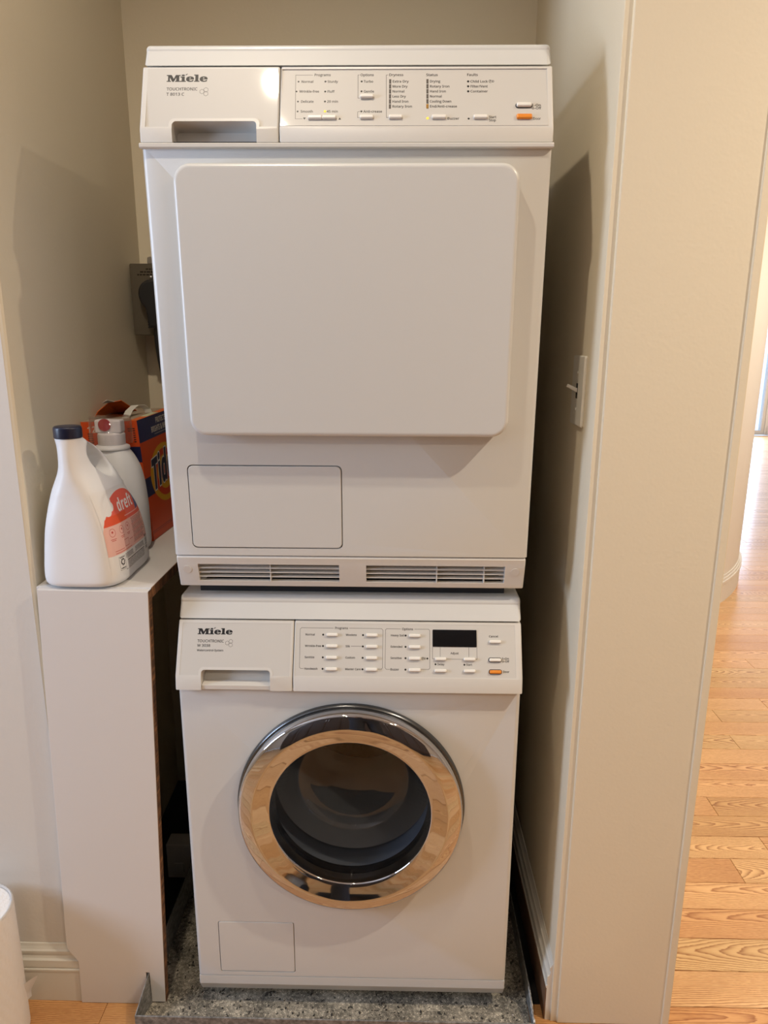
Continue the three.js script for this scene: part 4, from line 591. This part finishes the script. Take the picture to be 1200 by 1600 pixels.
// ------------------------------------------------------------------ the photographer, mirrored in the chrome of the porthole
{
  const X = 0.1, J = (x, y, z) => [X + x, y, z];
  const S = (s) => ({ hip: J(0.09 * s, 0.9, 1.5), knee: J(0.11 * s, 0.49, 1.47), ankle: J(0.12 * s, 0.09, 1.51), toe: J(0.135 * s, 0.035, 1.36), heel: J(0.12 * s, 0.04, 1.54), sho: J(0.175 * s, 1.40, 1.5), elb: J(0.235 * s - 0.01, 1.13, 1.37), wri: [0.078 + 0.062 * s, 1.205, 1.185] });
  const L = S(-1), R = S(1), side = [L, R];
  const torso = (x, y, z, g) => { let d = capsule(x / 1.35 + X * (1 - 1 / 1.35), y, z, J(0, 0.93, 1.5), J(0, 1.1, 1.495), 0.115 + g, 0.108 + g); d = smin(d, capsule(x / 1.4 + X * (1 - 1 / 1.4), y, z, J(0, 1.1, 1.495), J(0, 1.33, 1.5), 0.108 + g, 0.112 + g), 0.06); return d; };
  const legs = (x, y, z, g) => { let d = 1; for (const s of side) { d = Math.min(d, smin(capsule(x, y, z, s.hip, s.knee, 0.083 + g, 0.056 + g), capsule(x, y, z, s.knee, s.ankle, 0.056 + g, 0.04 + g), 0.05)); } return d; };
  const arms = (x, y, z, g, fore = true) => { let d = 1; for (const s of side) { let e = capsule(x, y, z, s.sho, s.elb, 0.052 + g, 0.041 + g); if (fore) e = smin(e, capsule(x, y, z, s.elb, s.wri, 0.04 + g, 0.027 + g), 0.03); d = Math.min(d, e); } return d; };
  const headC = J(-0.01, 1.605, 1.475);
  const head = (x, y, z) => { const px = x - headC[0], py = y - headC[1], pz = z - headC[2]; let d = (Math.hypot(px / 0.076, py / 0.112, pz / 0.096) - 1) * 0.076; d = smin(d, capsule(px, py, pz, [0, -0.075, -0.035], [0, -0.06, -0.06], 0.042, 0.03), 0.05); d = smin(d, capsule(px, py, pz, [0, 0.012, -0.092], [0, -0.022, -0.108], 0.008, 0.013), 0.012); for (const s of [-1, 1]) { d = smin(d, capsule(px, py, pz, [0.076 * s, 0.012, 0.012], [0.076 * s, -0.022, 0.004], 0.012, 0.009), 0.006); d = Math.max(d, -capsule(px, py, pz, [0.03 * s, 0.012, -0.098], [0.032 * s, 0.012, -0.098], 0.014, 0.014)); d = smin(d, capsule(px, py, pz, [0.022 * s, 0.027, -0.09], [0.045 * s, 0.026, -0.078], 0.006, 0.005), 0.01); d = Math.min(d, capsule(px, py, pz, [0.031 * s, 0.01, -0.083], [0.031 * s, 0.01, -0.083], 0.0115, 0.0115)); } d = smin(d, capsule(px, py, pz, [-0.02, -0.052, -0.086], [0.02, -0.052, -0.086], 0.0055, 0.0055), 0.006); d = Math.max(d, -capsule(px, py, pz, [-0.018, -0.0525, -0.093], [0.018, -0.0525, -0.093], 0.0018, 0.0018)); return smin(d, capsule(x, y, z, J(0, 1.38, 1.505), J(-0.005, 1.53, 1.49), 0.058, 0.052), 0.04); };
  const hand = (s) => { const w = s > 0 ? R.wri : L.wri, e = s > 0 ? 1 : -1, p = (dx, dy, dz) => [w[0] + dx * e, w[1] + dy, w[2] + dz]; return (x, y, z) => {
    let d = smin(capsule(x, y, z, w, p(-0.004, 0.03, -0.02), 0.026, 0.026), capsule(x, y, z, p(-0.004, 0.03, -0.02), p(-0.004, 0.075, -0.032), 0.024, 0.022), 0.02);
    for (let i = 0; i < 4; i++) { const y0 = 0.022 + i * 0.019, l = [0.8, 1, 1, 0.85][i]; d = smin(d, capsule(x, y, z, p(-0.002, y0, -0.04), p(-0.012, y0 + 0.004, -0.04 - 0.014 * l), 0.0098, 0.009), 0.006); d = smin(d, capsule(x, y, z, p(-0.012, y0 + 0.004, -0.04 - 0.014 * l), p(-0.012 - 0.024 * l, y0 + 0.006, -0.047), 0.009, 0.0078), 0.003); }
    d = smin(d, capsule(x, y, z, p(-0.004, 0.035, -0.012), p(-0.026, 0.062, -0.022), 0.0115, 0.0105), 0.012); d = smin(d, capsule(x, y, z, p(-0.026, 0.062, -0.022), p(-0.04, 0.085, -0.03), 0.0102, 0.0085), 0.003); return smin(d, capsule(x, y, z, s > 0 ? R.elb : L.elb, w, 0.04, 0.027), 0.02); }; };
  const person = thing('person', 'person in dark shirt and trousers behind the camera, mirrored in the chrome ring', 'person');
  const skin = phys({ color: lin(0.46, 0.28, 0.2), roughness: 0.55 }), shirt = phys({ color: lin(0.016, 0.017, 0.022), roughness: 0.9 }), jeans = phys({ color: lin(0.02, 0.021, 0.027), roughness: 0.9 });
  const body = (x, y, z) => smin(smin(torso(x, y, z, 0), legs(x, y, z, 0), 0.08), smin(arms(x, y, z, 0), capsule(x, y, z, J(0, 1.36, 1.505), J(-0.005, 1.5, 1.49), 0.06, 0.052), 0.05), 0.06);
  const hx = (s) => { const w = s > 0 ? R.wri : L.wri; return sdfMesh(hand(s), [w[0] - 0.06, w[1] - 0.03, w[2] - 0.075], [w[0] + 0.06, w[1] + 0.11, w[2] + 0.05], 0.003); };
  const m = obj('body', mergeGeometries([sdfMesh(body, [X - 0.36, 0.02, 1.1], [X + 0.36, 1.56, 1.7], 0.012), sdfMesh(head, [X - 0.12, 1.42, 1.33], [X + 0.12, 1.74, 1.62], 0.0035), hx(-1), hx(1)].map((g) => g)), skin, person);
  obj('shirt', sdfMesh((x, y, z) => Math.max(smin(torso(x, y, z, 0.012), smin(arms(x, y, z, 0.01), capsule(x, y, z, L.sho, R.sho, 0.062, 0.062), 0.05), 0.06), 0.87 - y, Math.min(y - 1.46, 2), 1.25 - z), [X - 0.36, 0.84, 1.2], [X + 0.36, 1.5, 1.72], 0.01), shirt, m);
  obj('trousers', sdfMesh((x, y, z) => Math.max(smin(legs(x, y, z, 0.014), Math.max(torso(x, y, z, 0.008), y - 0.98), 0.08), 0.06 - y), [X - 0.3, 0.04, 1.3], [X + 0.3, 1.02, 1.72], 0.01), jeans, m);
  for (const s of side) obj('shoe', sdfMesh((x, y, z) => Math.max(smin(capsule(x, y, z, s.heel, s.toe, 0.042, 0.036), capsule(x, y, z, [s.ankle[0], 0.09, s.ankle[2]], s.heel, 0.045, 0.04), 0.03), 0.002 - y), [s.heel[0] - 0.09, -0.005, 1.3], [s.heel[0] + 0.1, 0.15, 1.62], 0.008), phys({ color: lin(0.16, 0.14, 0.12), roughness: 0.7 }), m);
  obj('hair', sdfMesh((x, y, z) => { const px = x - headC[0], py = y - headC[1], pz = z - headC[2]; let d = (Math.hypot(px / 0.086, (py - 0.012) / 0.116, (pz - 0.012) / 0.102) - 1) * 0.086; d = Math.max(d, -(pz + 0.062 + Math.max(0, py - 0.05) * -0.6), -0.055 - py); return d + 0.002 * noise(x * 60, y * 40 + z * 60); }, [headC[0] - 0.11, headC[1] - 0.09, headC[2] - 0.12], [headC[0] + 0.11, headC[1] + 0.15, headC[2] + 0.14], 0.006), phys({ color: lin(0.03, 0.02, 0.014), roughness: 0.8 }), m);
  const ph = thing('phone', 'black phone held up in both hands of the person behind the camera', 'phone', [0.078, 1.25, 1.142]);
  ph.rotation.x = -0.2397;
  obj('phone_body', slab(rrect(-0.037, 0.037, -0.08, 0.055, 0.009), 0.008, 0.002, 3).translate(0, 0, -0.004), M.black, ph);
  obj('screen', slab(rrect(-0.0345, 0.0345, -0.077, 0.052, 0.007), 0.0006).translate(0, 0, 0.004), M.glassBlack, ph);
}

renderer.render(scene, camera);
